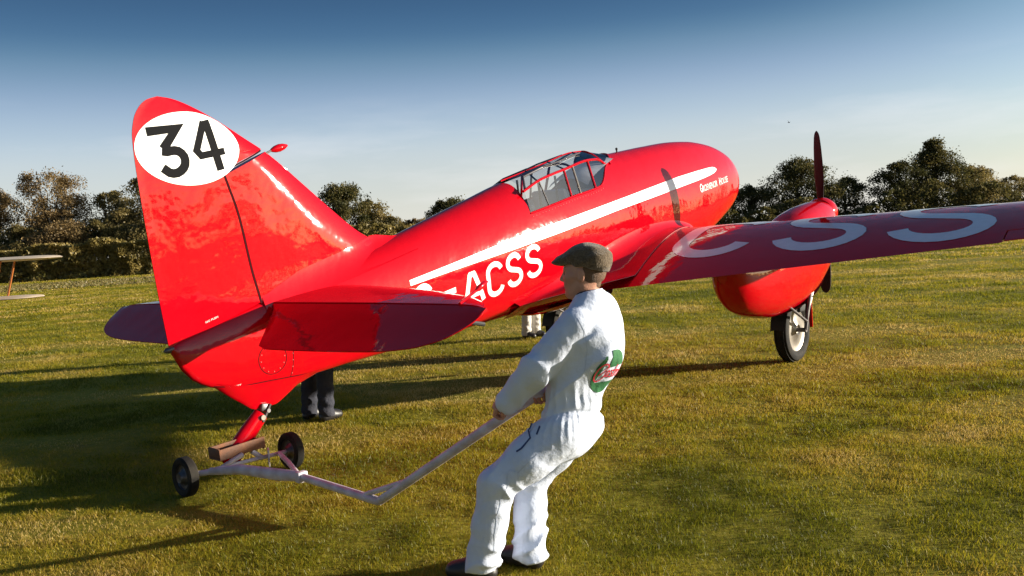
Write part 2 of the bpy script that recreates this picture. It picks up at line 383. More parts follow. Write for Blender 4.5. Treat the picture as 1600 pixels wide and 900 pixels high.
GRASS = blade_material('grass_blades', [(0, (.09, .100, .005)), (.28, (.23, .225, .010)), (.52, (.35, .275, .018)), (.80, (.44, .30, .05)), (1, (.58, .42, .14))], .5)
def build_grass():
    Vs = []; Fs = []; As = []; n0 = 0
    # (near, far, blades per square metre, height, width)
    for d0, d1, dens, h, w in [(3.2, 6.5, 8200, .028, .0031), (6.5, 10, 4200, .032, .0046), (10, 16, 2100, .040, .008), (16, 28, 900, .046, .014), (28, 55, 250, .055, .030), (55, 95, 34, .075, .080)]:
        half = .82
        area = half*2*(d1**2-d0**2)/2; n = int(area*dens)
        y = np.sqrt(RNG.random(n)*(d1**2-d0**2)+d0**2); x = (RNG.random(n)*2-1)*half*y-(0.02*y)
        tuft = fbm(x*5, y*5, o=3); patch = fbm(x*.9+9, y*.9, o=3); dry = fbm(x*.45+30, y*1.1+4, o=4)
        keep = RNG.random(n) < np.clip((.62 if d0 < 10 else .25)+1.5*(tuft-.28), .42 if d0 < 10 else .12, 1)*np.clip(1.3-1.6*np.clip(dry-.56, 0, 1)/.2, .35, 1)
        keep &= RNG.random(n) < np.clip((.86-np.abs(x/y))/.20, 0, 1)
        x, y, tuft, patch, dry = x[keep], y[keep], tuft[keep], patch[keep], dry[keep]; n = len(x)
        hh = h*(.45+1.3*np.clip(tuft-.2, 0, 1))*(.6+.8*RNG.random(n))*(1-.45*np.clip((dry-.5)*4, 0, 1)); ww = w*(.6+.7*RNG.random(n))
        a = RNG.random(n)*2*pi; lean = (.25+1.0*RNG.random(n)**1.3)*hh; la = RNG.random(n)*2*pi
        bx, by = np.cos(a)*ww/2, np.sin(a)*ww/2; lx, ly = np.cos(la)*lean, np.sin(la)*lean
        z = np.zeros(n)-.003
        if d0 >= 25: z = z+np.array([undul(p, q) for p, q in zip(x, y)])
        rnd = np.clip(.40+1.5*(patch-.5)+1.5*np.clip(dry-.47, 0, 1)*1.6-.8*np.clip(.46-dry, 0, 1)+(RNG.random(n)-.5)*.55, 0, 1)
        if d0 < 10:
            V = np.stack([np.stack([x-bx, y-by, z], 1), np.stack([x+bx, y+by, z], 1),
                          np.stack([x+bx*.8+lx*.35, y+by*.8+ly*.35, z+hh*.6], 1), np.stack([x-bx*.8+lx*.35, y-by*.8+ly*.35, z+hh*.6], 1),
                          np.stack([x+lx, y+ly, z+hh], 1)], 1).reshape(-1, 3)
            b = n0+np.arange(n)[:, None]*5
            F_ = np.concatenate([b+np.array([[0, 1, 2]]), b+np.array([[0, 2, 3]]), b+np.array([[3, 2, 4]])]); k = 5
        else:
            V = np.stack([np.stack([x-bx, y-by, z], 1), np.stack([x+bx, y+by, z], 1), np.stack([x+lx, y+ly, z+hh], 1)], 1).reshape(-1, 3)
            b = n0+np.arange(n)[:, None]*3; F_ = b+np.array([[0, 1, 2]]); k = 3
        Vs.append(V); Fs.append(F_); As.append(np.repeat(rnd, k)); n0 += len(V)
    o = np_mesh('grass', np.concatenate(Vs), np.concatenate(Fs), GRASS, attr=np.concatenate(As))
    tag(o, 'short mown olive and straw coloured grass of the airfield', 'grass', kind='stuff')
build_grass()

# longer pale grass in the strip below the hedge
STRAW = blade_material('long_pale_grass', [(0, (.10, .10, .025)), (.5, (.17, .135, .045)), (1, (.25, .19, .085))], .3)
def build_strip():
    n = 26000; x = -75+RNG.random(n)*75; t = RNG.random(n); y = 58+.02*(x+40)+t*17+(-x-20)*.10
    ed = fbm(x*.12, y*.12, o=3); keep = RNG.random(n) < np.clip((ed-.30)*5, 0, 1); x, y = x[keep], y[keep]; n = len(x)
    h = .05+.11*RNG.random(n); w = .05+.06*RNG.random(n); a = RNG.random(n)*2*pi
    z = np.array([undul(p, q) for p, q in zip(x, y)])
    V = np.stack([np.stack([x-np.cos(a)*w, y-np.sin(a)*w, z], 1), np.stack([x+np.cos(a)*w, y+np.sin(a)*w, z], 1),
                  np.stack([x+(RNG.random(n)-.5)*.2, y, z+h], 1)], 1).reshape(-1, 3)
    o = np_mesh('long_grass', V, (np.arange(n)[:, None]*3+np.array([[0, 1, 2]])), STRAW, attr=np.repeat(RNG.random(n), 3))
    tag(o, 'pale uncut grass strip in front of the far hedge on the left', 'long grass', kind='stuff')
build_strip()

# ------------------------------------------------------------------ trees and hedge
BARK = mat('tree_bark', (.10, .075, .055), rough=.9, bump=[(9, .05, 4)], mottle=(4, (.05, .04, .03), .8))
LEAF_OLIVE = blade_material('olive_foliage', [(0, (.09, .080, .026)), (.5, (.19, .150, .050)), (1, (.30, .22, .08))], .45)
LEAF_GREEN = blade_material('dark_green_foliage', [(0, (.032, .036, .012)), (.5, (.080, .075, .023)), (1, (.17, .13, .040))], .35)
LEAF_RUST = blade_material('autumn_brown_foliage', [(0, (.10, .070, .028)), (.5, (.20, .135, .055)), (1, (.31, .21, .09))], .4)
LEAF_HEDGE = blade_material('hedge_foliage', [(0, (.09, .080, .022)), (.5, (.24, .185, .055)), (1, (.38, .28, .09))], .45)
def leaves(C, R, n, size, rng, drop=0.0):
    """n small leaf faces in shells round clump centres C with radii R; returns verts, quads, rnd"""
    idx = rng.integers(0, len(C), n); d = rng.normal(size=(n, 3)); d /= np.linalg.norm(d, axis=1)[:, None]
    rr = R[idx]*(rng.random(n)**.5*(1+.35*rng.random(n)**6))[:, None]
    P = C[idx]+d*rr; P[:, 2] -= drop*rng.random(n)*R[idx, 0]
    a = rng.normal(size=(n, 3)); a /= np.linalg.norm(a, axis=1)[:, None]
    b = np.cross(a, rng.normal(size=(n, 3))); b /= np.linalg.norm(b, axis=1)[:, None]
    s = size*(.5+rng.random(n))[:, None]
    V = np.stack([P-a*s, P+b*s*.55, P+a*s, P-b*s*.55], 1).reshape(-1, 3)
    cl = rng.random(len(C))
    return V, np.arange(n)[:, None]*4+np.array([[0, 1, 2, 3]]), np.repeat(np.clip(cl[idx]*.55+rng.random(n)*.5, 0, 1), 4)
def tree(name, label, loc, H, W, leafmat, seed, nleaf=7000, trunk=.18, size=.17, shape='round', group=None, clumps=46, low=.28, depth=None):
    rng = np.random.default_rng(seed); root = thing(name, label, 'tree', loc, group=group)
    mb = MB(); top = H*.72; tr = H*.022+.05
    lean = rng.normal(size=2)*.02*H
    tp = [(lean[0]*k*k, lean[1]*k*k, -.15+top*k) for k in (0, .12, .3, .5, .75, 1)]
    mb.tube(tp, [tr*1.5, tr*1.05, tr*.9, tr*.7, tr*.45, tr*.12], 8); mb.build('trunk', BARK, root)
    C = []; R = []; lb = MB(); D = depth or W; clumps = int(clumps*2.0)
    for i in range(clumps):
        w = rng.random()*2*pi; q = low+(1-low)*rng.random()**.85
        if shape == 'round': env = math.sin(min(1, (q-low*.55)/(1-low*.55))*pi)**.55
        elif shape == 'cone': env = max(.12, (1-q)**.75*1.25)*min(1, (q-low)*6+.35)
        elif shape == 'flat': env = min(1, (q-low)*3+.45)*(1-.55*max(0, q-.72)/.28)
        else: env = (1-(abs(q-.55)/.62)**2.4)
        env = max(env, .08)*(.82+.36*rng.random()); rad = env*(rng.random()**.52)
        p = np.array([cos(w)*rad*W/2, sin(w)*rad*D/2, q*H*.94])
        r = (.09+.12*rng.random()**2)*W*1.05*(.6+.5*env)
        C.append(p); R.append([r, r, r*.72])
        if i % 4 == 0:
            k = min(.95, q*.62); a = Vector((lean[0]*k*k, lean[1]*k*k, top*k*1.02)); b = Vector(p); m = a.lerp(b, .55)+Vector((0, 0, -.04*H*rng.random()))
            lb.tube([a, m, b], [tr*.42, tr*.22, tr*.06], 5, cap=False)
    lb.build('limbs', BARK, root)
    V, Fq, A = leaves(np.array(C), np.array(R), int(nleaf*2.2), size*.68, rng, drop=.8 if shape == 'birch' else .2)
    V[:, 2] = np.maximum(V[:, 2], .3)
    np_mesh('crown', V, Fq, leafmat, root, attr=A)
    return root

def lerp_tab(tab, x):
    if x <= tab[0][0]: return tab[0][1]
    for (a, va), (b, vb) in zip(tab, tab[1:]):
        if x <= b: 
            return va + (vb-va)*(x-a)/(b-a)
    return tab[-1][1]
def smooth_tab(tab, x):
    # monotone-ish cubic (Catmull-Rom with non uniform knots)
    n = len(tab)
    if x <= tab[0][0]: return tab[0][1]
    if x >= tab[-1][0]: return tab[-1][1]
    for i in range(n-1):
        if x <= tab[i+1][0]: break
    x0, y0 = tab[i]; x1, y1 = tab[i+1]; h = x1-x0
    d = (y1-y0)/h
    def slope(k):
        if k <= 0: return (tab[1][1]-tab[0][1])/(tab[1][0]-tab[0][0])
        if k >= n-1: return (tab[-1][1]-tab[-2][1])/(tab[-1][0]-tab[-2][0])
        a = (tab[k][1]-tab[k-1][1])/(tab[k][0]-tab[k-1][0]); b = (tab[k+1][1]-tab[k][1])/(tab[k+1][0]-tab[k][0])
        if a*b <= 0: return 0.0
        return 2*a*b/(a+b)
    m0, m1 = slope(i), slope(i+1)
    t = (x-x0)/h
    return ((2*t**3-3*t*t+1)*y0 + (t**3-2*t*t+t)*h*m0 + (-2*t**3+3*t*t)*y1 + (t**3-t*t)*h*m1)
FT = [(-8.92,.165),(-8.6,.235),(-8.2,.32),(-7.8,.40),(-7.4,.47),(-7.0,.545),(-6.78,.59),(-6.33,.68),(-5.79,.785),(-5.04,.925),(-4.4,.98),(-3.7,1.02),(-3.0,1.045),(-2.4,1.065),(-1.9,1.075),(-1.4,1.055),(-.9,.985),(-.45,.86),(-.12,.70),(.05,.58),(.13,.48),(.155,.415)]
FB = [(-8.92,.135),(-8.88,.02),(-8.8,-.1),(-8.65,-.2),(-8.4,-.28),(-8.0,-.325),(-7.4,-.335),(-6.8,-.355),(-5.7,-.38),(-4.6,-.41),(-3.5,-.42),(-2.4,-.38),(-1.6,-.27),(-.9,-.09),(-.4,.06),(-.05,.22),(.08,.31),(.13,.36),(.155,.405)]
FW = [(-8.92,.02),(-8.6,.055),(-8.2,.10),(-7.6,.165),(-7.0,.225),(-6.2,.30),(-5.4,.36),(-4.6,.40),(-3.6,.425),(-2.6,.43),(-1.8,.42),(-1.2,.385),(-.7,.32),(-.3,.225),(-.05,.13),(.08,.07),(.13,.04),(.155,.01)]
def fus(x):
    """top z, bottom z, half width, z of widest point"""
    t, b, w = smooth_tab(FT,x), smooth_tab(FB,x), smooth_tab(FW,x)
    return t, b, w, b+(t-b)*.46
def fus_y(x, z):
    t, b, w, m = fus(x)
    if z >= m: 
        k = (z-m)/max(t-m,1e-6); n = 2.15
    else:
        k = (m-z)/max(m-b,1e-6); n = 2.7
    if k >= 1: return 0.0
    return w*(1-k**n)**(1/n)
# wing: chord line leading / trailing edge by distance y from the centre line
TIP = 6.7
def wing_le(y):
    x = -1.9-.07*y; z = -.215+.045*(y-.6)
    if y > 5.2:
        k = (y-5.2)/(TIP-5.2); x -= .75*(1-math.sqrt(max(0,1-k**2.2)))
    return x, z
def wing_te(y):
    x = -4.45+.13*(y-.6)+.0*y; z = -.325+.073*(y-.6)
    if y > 5.2:
        k = (y-5.2)/(TIP-5.2); x += .62*(1-math.sqrt(max(0,1-k**2.2)))
        
    return x, z
def foil(s, t):
    """half thickness at chord fraction s for thickness ratio t"""
    return 5*t*(.2969*math.sqrt(max(s,0))-.1260*s-.3516*s*s+.2843*s**3-.1036*s**4)
def wing_ts(y):
    return .20-.012*y
def wing_z(x, y, upper=True):
    y = abs(y)
    (xl, zl), (xt, zt) = wing_le(y), wing_te(y)
    c = xl-xt; s = (xl-x)/c
    if s < 0 or s > 1: return None
    camber = .03*c*4*s*(1-s)
    h = foil(s, wing_ts(y))*c
    return zl+(zt-zl)*s+camber+(h if upper else -h*.9)

# ------------------------------------------------------------------ the red racing aeroplane
PHI, THETA = 50.412, 6.256      # heading anticlockwise from +X, nose-up angle
plane_root = thing('racing_aeroplane', 'glossy red twin-engined racing aeroplane with number 34 on its rudder, tail lifted on a dolly', 'aeroplane',
                   (3.293, 12.931, 1.816), (0, -radians(THETA), radians(PHI)))
P_ = plane_root
bpy.context.view_layer.update()
PM = Matrix.Translation((3.293, 12.931, 1.816)) @ Euler((0, -radians(THETA), radians(PHI))).to_matrix().to_4x4()

SILL = [(-5.17, .575), (-4.85, .61), (-4.45, .655), (-3.93, .705), (-3.62, .90), (-3.38, .975)]
def sill(x): return smooth_tab(SILL, x)
def ring(x, zs=None, inset=0.0, nu=22, nl=22):
    """half section on the starboard side from the top (or zs) to the bottom"""
    t, b, w, m = fus(x); t -= inset; b += inset; w = max(w-inset, .002); out = []
    if zs is None or zs >= t-1e-4: a0 = pi/2
    else: a0 = math.asin(max(0, min(1, ((zs-m)/(t-m)))**(2.15/2)))
    for i in range(nu+1):
        a = a0*(1-i/nu); out.append((x, -w*max(0, cos(a))**(2/2.15), m+(t-m)*sin(a)**(2/2.15)))
    for i in range(1, nl+1):
        a = pi/2*i/nl; out.append((x, -w*max(0, cos(a))**(2/2.7), m-(m-b)*sin(a)**(2/2.7)))
    return out
def loft_sections(mb, stations, zs_fn, inset=0.0, capa=False, capb=False):
    rings = []
    for x, open_ in stations:
        h = ring(x, sill(x) if open_ else None, inset)
        rings.append(h+[(p[0], -p[1], p[2]) for p in h[-2::-1]] if open_ else h+[(p[0], -p[1], p[2]) for p in h[-2:0:-1]])
    base = len(mb.v)
    # emit segment by segment; open and closed rings have different counts
    for (ra, sa), (rb, sb) in zip(zip(rings, stations), list(zip(rings, stations))[1:]):
        if len(ra) != len(rb): continue
        n = len(ra); o = len(mb.v); mb.v += [tuple(p) for p in ra]+[tuple(p) for p in rb]
        if sa[1]: mb.f += [(o+i, o+i+1, o+n+i+1, o+n+i) for i in range(n-1)]
        else: mb.f += [(o+i, o+(i+1) % n, o+n+(i+1) % n, o+n+i) for i in range(n)]
    if capa: o = len(mb.v); mb.v += rings[0]; mb.f.append(tuple(range(o, o+len(rings[0]))))
    if capb: o = len(mb.v); mb.v += rings[-1]; mb.f.append(tuple(range(o, o+len(rings[-1])))[::-1])
def weld(o, dist=.0004):
    bm = bmesh.new(); bm.from_mesh(o.data); bmesh.ops.remove_doubles(bm, verts=bm.verts, dist=dist)
    bmesh.ops.recalc_face_normals(bm, faces=bm.faces); bm.to_mesh(o.data); bm.free()
xs = [-8.92+.06*i for i in range(int((8.92-5.17)/.06)+1)]+[-5.17]
ys_ = [-5.17+(5.17-3.38)*i/36 for i in range(37)]
zs_ = [-3.38+(3.38+.12)*i/70 for i in range(71)]+[.135, .145, .151, .155]
mb = MB(); loft_sections(mb, [(x, False) for x in xs], None, capa=True)
loft_sections(mb, [(x, True) for x in ys_], None)
loft_sections(mb, [(x, False) for x in zs_], None, capb=True)
fuselage = mesh('fuselage', mb.v, mb.f, RED, P_); weld(fuselage)
mb = MB(); loft_sections(mb, [(x, True) for x in [-5.165+(5.165-3.40)*i/20 for i in range(21)]], None, inset=.022)
lining = mesh('cockpit_lining', mb.v, mb.f, COCKPIT, fuselage)
for X in (-5.16, -3.95):                 # bulkheads
    h = ring(X, sill(X)+(.22 if X < -5 else .0), .024); V = h+[(p[0], -p[1], p[2]) for p in h[::-1]]
    mesh('bulkhead', V, [tuple(range(len(V)))], COCKPIT, fuselage, smooth=False)
def side(x, z, off=.003, s=-1): return (x, s*(fus_y(x, z)+off), z)

# seats, coaming
for X, zt in ((-4.92, .66), (-4.35, .76)):
    mb = MB(); mb.box((X, 0, zt-.28), (.07, .44, .56), Euler((0, -.22, 0)).to_matrix(), .03); mb.box((X+.2, 0, zt-.5), (.38, .42, .09), None, .03)
    mb.build('seat', COCKPIT, fuselage)
mb = MB(); V, Fq = grid(10, 14, lambda u, v: (-4.06+.62*u, (v-.5)*2*(.27-.04*u), .74+.24*u**.7+.10*(1-(2*v-1)**2)*(1-.6*u))); mb.add(V, Fq); mb.build('coaming', COCKPIT, fuselage)

# canopy
canopy = bpy.data.objects.new('canopy', None); link(canopy, P_); canopy.location = (-4.4, 0, .7)
def cmap(p): return (p[0]+4.4, p[1], p[2]-.7)
RAIL = [(-5.18, .275, .80), (-4.9, .28, .885), (-4.45, .275, .95), (-3.97, .25, 1.005), (-3.78, .235, 1.00), (-3.58, .215, .925)]
RIDGE = [(-5.17, .0, .925), (-4.75, 0, .985), (-4.36, 0, 1.045), (-3.89, 0, 1.11), (-3.70, 0, 1.108), (-3.52, 0, 1.065), (-3.36, 0, 1.01), (-3.27, 0, .99)]
def along(tab, x):
    return tuple(smooth_tab([(p[0], p[k]) for p in tab], x) for k in (1, 2))
def rail(x, s): y, z = along(RAIL, x); return (x, s*y, z)
def ridge(x): y, z = along(RIDGE, x); return (x, 0, z)
def sl(x, s): z = sill(x)+.004; return (x, s*(fus_y(x, z)-.006), z)
def bar(pts, r, m, name='frame_bar', flat=1.0):
    mb = MB(); mb.tube([cmap(p) for p in pts], r, 8, flat=flat); return mb.build(name, m, canopy)
xr = [-5.17+.06*i for i in range(27)]
for s in (-1, 1):
    bar([rail(x, s) for x in [-5.18+(5.18-3.58)*i/24 for i in range(25)]], .014, RED)
    bar([sl(x, s) for x in [-5.17+(5.17-3.4)*i/28 for i in range(29)]], .013, RED)
    bar([sl(-4.86, s), rail(-4.92, s)], .008, STEEL)
    bar([sl(-4.47, s), rail(-4.47, s)], .013, RED)
    bar([sl(-4.30, s), rail(-4.30, s)], .012, RIM)
    bar([sl(-4.02, s), rail(-3.99, s)], .015, RED)
    bar([rail(-3.6, s), sl(-3.5, s)], .016, RED)
    bar([rail(-4.94, s), ridge(-4.75)], .009, FRAMEDARK); bar([rail(-4.45, s), ridge(-4.36)], .009, FRAMEDARK); bar([rail(-3.97, s), ridge(-3.89)], .009, FRAMEDARK)
    bar([rail(-5.15, s), (-4.97, s*.13, .935), (-4.6, s*.10, 1.0)], .012, FRAMEDARK)
    bar([(-4.6, s*.10, 1.0), (-4.36, s*.14, 1.035), (-3.92, s*.12, 1.095)], .009, FRAMEDARK)
    bar([(-4.9, s*.26, .12), (-4.9, s*.26, .86)], .014, FRAMEDARK, 'roll_tube'); bar([(-4.6, s*.25, .12), (-4.6, s*.25, .90)], .012, FRAMEDARK, 'roll_tube')
bar([ridge(x) for x in [-5.17+(5.17-3.27)*i/24 for i in range(25)]], .008, RED)
def pane(fn, name='pane', nu=5, nv=4):
    V, Fq = grid(nu, nv, fn); mesh(name, [cmap(v) for v in V], Fq, GLASS, canopy)
def mixp(a, b, t): return tuple(a[k]+(b[k]-a[k])*t for k in range(3))
for s in (-1, 1):
    for a, b in ((-5.16, -4.86), (-4.86, -4.47), (-4.47, -4.30), (-4.30, -4.01), (-4.01, -3.6)):
        pane(lambda u, v, a=a, b=b, s=s: mixp(sl(a+(b-a)*u, s), rail(a+(b-a)*u, s), v))
    for a, b in ((-5.16, -4.86), (-4.86, -4.4), (-4.4, -3.93), (-3.93, -3.6)):
        def f(u, v, a=a, b=b, s=s):
            x = a+(b-a)*u; p = mixp(rail(x, s), ridge(x+.08*(1-0)), v); return (p[0], p[1], p[2]+.018*sin(pi*v))
        pane(f, 'roof_pane')
def fus_top_z(x, y):
    t, b, w, m = fus(x); lo, hi = m, t
    for _ in range(24):
        q = (lo+hi)/2
        if fus_y(x, q) > abs(y): lo = q
        else: hi = q
    return lo
def screen(u, v):
    k = 2*v-1; a = (-3.70+.12*k*k, .215*k, 1.106-.181*k*k); xb = -3.30-.22*k*k; yb = .225*k; return mixp(a, (xb, yb, fus_top_z(xb, yb)+.004), u)
pane(screen, 'windscreen_pane', 6, 11)
bar([screen(1, i/16) for i in range(17)], .018, RED); bar([screen(0, i/16) for i in range(17)], .011, RED)

# fin, rudder
LEC = [(.45, -6.72), (.60, -6.93), (.70, -7.09), (.9, -7.32), (1.16, -7.59), (1.41, -7.86), (1.53, -8.03), (1.70, -8.28), (1.80, -8.46), (1.845, -8.575), (1.862, -8.67)]
TEC = [(.15, -8.925), (.6, -8.93), (1.1, -8.925), (1.41, -8.915), (1.60, -8.90), (1.72, -8.865), (1.80, -8.81), (1.845, -8.745), (1.862, -8.67)]
HNG = [(.30, -8.165), (.63, -8.20), (.97, -8.225), (1.31, -8.29)]
def fin_h(x, z):
    le = smooth_tab(LEC, max(z, .45)); te = smooth_tab(TEC, z); c = max(le-te, .02); s = min(1, max(0, (le-x)/c))
    T = lerp_tab([(.15, .085), (.40, .080), (.55, .066), (.8, .062), (1.1, .054), (1.5, .042), (1.75, .026), (1.862, .004)], z)
    sh = 2.6*sqrt(s)*(1-s)**.95 if s < .16 else None
    pk = .5; k = (s/.22)**.55 if s < .22 else (1-((s-.22)/.78)**1.35)
    if s < .22: k = sin(min(1, s/.22)*pi/2)**.62
    return max(T*k, .0035)
def plate(name, m, nu, nv, fxz, parent, hfn=fin_h):
    V = []; Fq = []
    for sg in (-1, 1):
        n0 = len(V)
        for i in range(nu):
            for j in range(nv):
                x, z = fxz(i/(nu-1), j/(nv-1)); V.append((x, sg*hfn(x, z), z))
        for i in range(nu-1):
            for j in range(nv-1):
                q = (n0+i*nv+j, n0+(i+1)*nv+j, n0+(i+1)*nv+j+1, n0+i*nv+j+1); Fq.append(q if sg < 0 else q[::-1])
    N = nu*nv
    edge = [i*nv for i in range(nu)]+[(nu-1)*nv+j for j in range(1, nv)]+[i*nv+nv-1 for i in range(nu-2, -1, -1)]+[j for j in range(nv-2, 0, -1)]
    for a, b in zip(edge, edge[1:]+edge[:1]): Fq.append((a, b, b+N, a+N))
    o = mesh(name, V, Fq, m, parent); bm = bmesh.new(); bm.from_mesh(o.data); bmesh.ops.remove_doubles(bm, verts=bm.verts, dist=1e-5)
    bmesh.ops.recalc_face_normals(bm, faces=bm.faces); bm.to_mesh(o.data); bm.free(); sharpen(o, 40); return o
def hinge(z): return smooth_tab(HNG, z)
cs = lambda t: (1-cos(pi*t))/2
def fin_xz(u, v):
    # row v runs from the leading edge to the hinge; the top row follows the cut under the balance horn
    zl = .45+(1.425-.45)*v; zh = .22+(1.285-.22)*v; xl = smooth_tab(LEC, zl); xh = hinge(max(zh, .30))+.012
    t = u**1.6; return (xl+(xh-xl)*t, zl+(zh-zl)*t)
fin = plate('fin', RED, 34, 30, fin_xz, P_)
def rud_right(z):
    if z < .325: return -8.925+(z-.15)/(.325-.15)*(8.925-8.18)
    if z < 1.315: return hinge(z)-.008
    if z < 1.445: return -8.30+(z-1.315)/.13*(8.30-7.915)
    return smooth_tab(LEC, z)
zr = sorted(set([.1505+.1745*i/7 for i in range(8)]+[.325+(1.315-.325)*i/26 for i in range(27)]+[1.315+.13*i/10 for i in range(11)]+[1.445+(1.8615-1.445)*sin(pi/2*i/22) for i in range(23)]))
def rud_xz(u, v):
    z = zr[int(round(v*(len(zr)-1)))]; xr_, xt_ = rud_right(z), smooth_tab(TEC, z)
    t = u if z < 1.44 else 1-(1-u**1.5); return (xr_+(xt_-xr_)*t, z)
rudder = plate('rudder', RED, 30, len(zr), rud_xz, P_)
def onrud(x, z, off=.0028): return (x, -(fin_h(x, z)+off), z)
# white oval with the number
V = [onrud(-8.515, 1.495)]; Fq = []
NR, NS = 14, 64
for i in range(1, NR+1):
    for k in range(NS):
        w = 2*pi*k/NS; r = i/NR; V.append(onrud(-8.515+.388*r*cos(w), 1.493+.256*r*sin(w)+.012*r*cos(w)*-1))
for k in range(NS): Fq.append((0, 1+k, 1+(k+1) % NS))
for i in range(NR-1):
    for k in range(NS): a = 1+i*NS+k; b = 1+i*NS+(k+1) % NS; Fq.append((a, a+NS, b+NS, b))
roundel = mesh('number_oval', V, Fq, WHITE, rudder)
THREE_A = [(-8.800, 1.628), (-8.586, 1.637), (-8.704, 1.505)]
THREE_B = [(-8.716, 1.492), (-8.681, 1.484), (-8.654, 1.488), (-8.625, 1.489), (-8.599, 1.482), (-8.578, 1.465), (-8.564, 1.442), (-8.561, 1.416), (-8.567, 1.388), (-8.583, 1.364), (-8.607, 1.346), (-8.634, 1.335), (-8.663, 1.334), (-8.689, 1.342), (-8.730, 1.378)]
V, Fq = ribbons([([p for p in THREE_A], .062), ([p for p in THREE_B], .062)], .062, lambda x, z: onrud(x, z, .0055))
mesh('painted_digit', V, Fq, BLACKMARK, rudder, smooth=False)
V, Fq = ribbons([([(-8.303, 1.322), (-8.357, 1.682)], .058), ([(-8.375, 1.672), (-8.464, 1.475), (-8.435, 1.436), (-8.250, 1.455)], .050)], .058, lambda x, z: onrud(x, z, .0055))
mesh('painted_digit', V, Fq, BLACKMARK, rudder, smooth=False)
# gap lines, hinge
def seam(paths, w, fmap, m=SEAM, parent=P_, name='panel_gap', step=.05):
    V, Fq = ribbons(paths, w, fmap, step, 1); return mesh(name, V, Fq, m, parent, smooth=False)
seam([[(hinge(.32+.02*i)+.002, .32+.02*i) for i in range(50)]], .012, lambda x, z: onrud(x, z, .0015), name='hinge_gap')
seam([[(-8.30, 1.305), (-8.11, 1.37), (-7.925, 1.437)]], .012, lambda x, z: onrud(x, z, .0015), name='horn_gap')
mb = MB(); mb.tube([(-8.02, 0, 1.365), (-7.80, 0, 1.435)], .008, 8); mb.build('balance_rod', RIM, rudder)
mb = MB(); mb.lathe([(0, .004), (.02, .016), (.05, .026), (.09, .030), (.13, .024), (.165, .010), (.175, .002)], (-7.83, 0, 1.428), (1, 0, .18), 16); mb.build('mass_balance', RED, rudder)
mb = MB(); mb.lathe([(-.02, .018), (.0, .022), (.03, .020), (.05, .008)], (-8.915, 0, .15), (-1, 0, -.05), 14); mb.build('tail_light', STEEL, P_)

# fin-to-fuselage fairing along the top of the tail
def fillet_fin(s):
    def f(u, v):
        x = -6.62-(8.15-6.62)*u
        t, b, w, m = fus(x); zt = t; h = fin_h(min(x, -6.80), max(.46, zt+.10)) if x < -6.85 else .012
        r = .10*min(1, (1-u)*3+.3)
        z1 = zt+r*min(1, max(0, (-6.70-x)/.25)); y1 = fin_h(x, max(z1, .45)) if x < -6.95 else .012
        z0 = m+(t-m)*.72; y0 = fus_y(x, z0)
        a = (y0+.004, z0); c = (y1+.004, z1); bq = (max(y1, .02)+.012, zt-.01)
        k = v; y = (1-k)**2*a[0]+2*k*(1-k)*bq[0]+k*k*c[0]; z = (1-k)**2*a[1]+2*k*(1-k)*bq[1]+k*k*c[1]
        return (x, s*y, z)
    return f
mb = MB()
for s in (-1, 1): V, Fq = grid(26, 9, fillet_fin(s), s > 0); mb.add(V, Fq)
o = mb.build('fin_fairing', RED, P_)

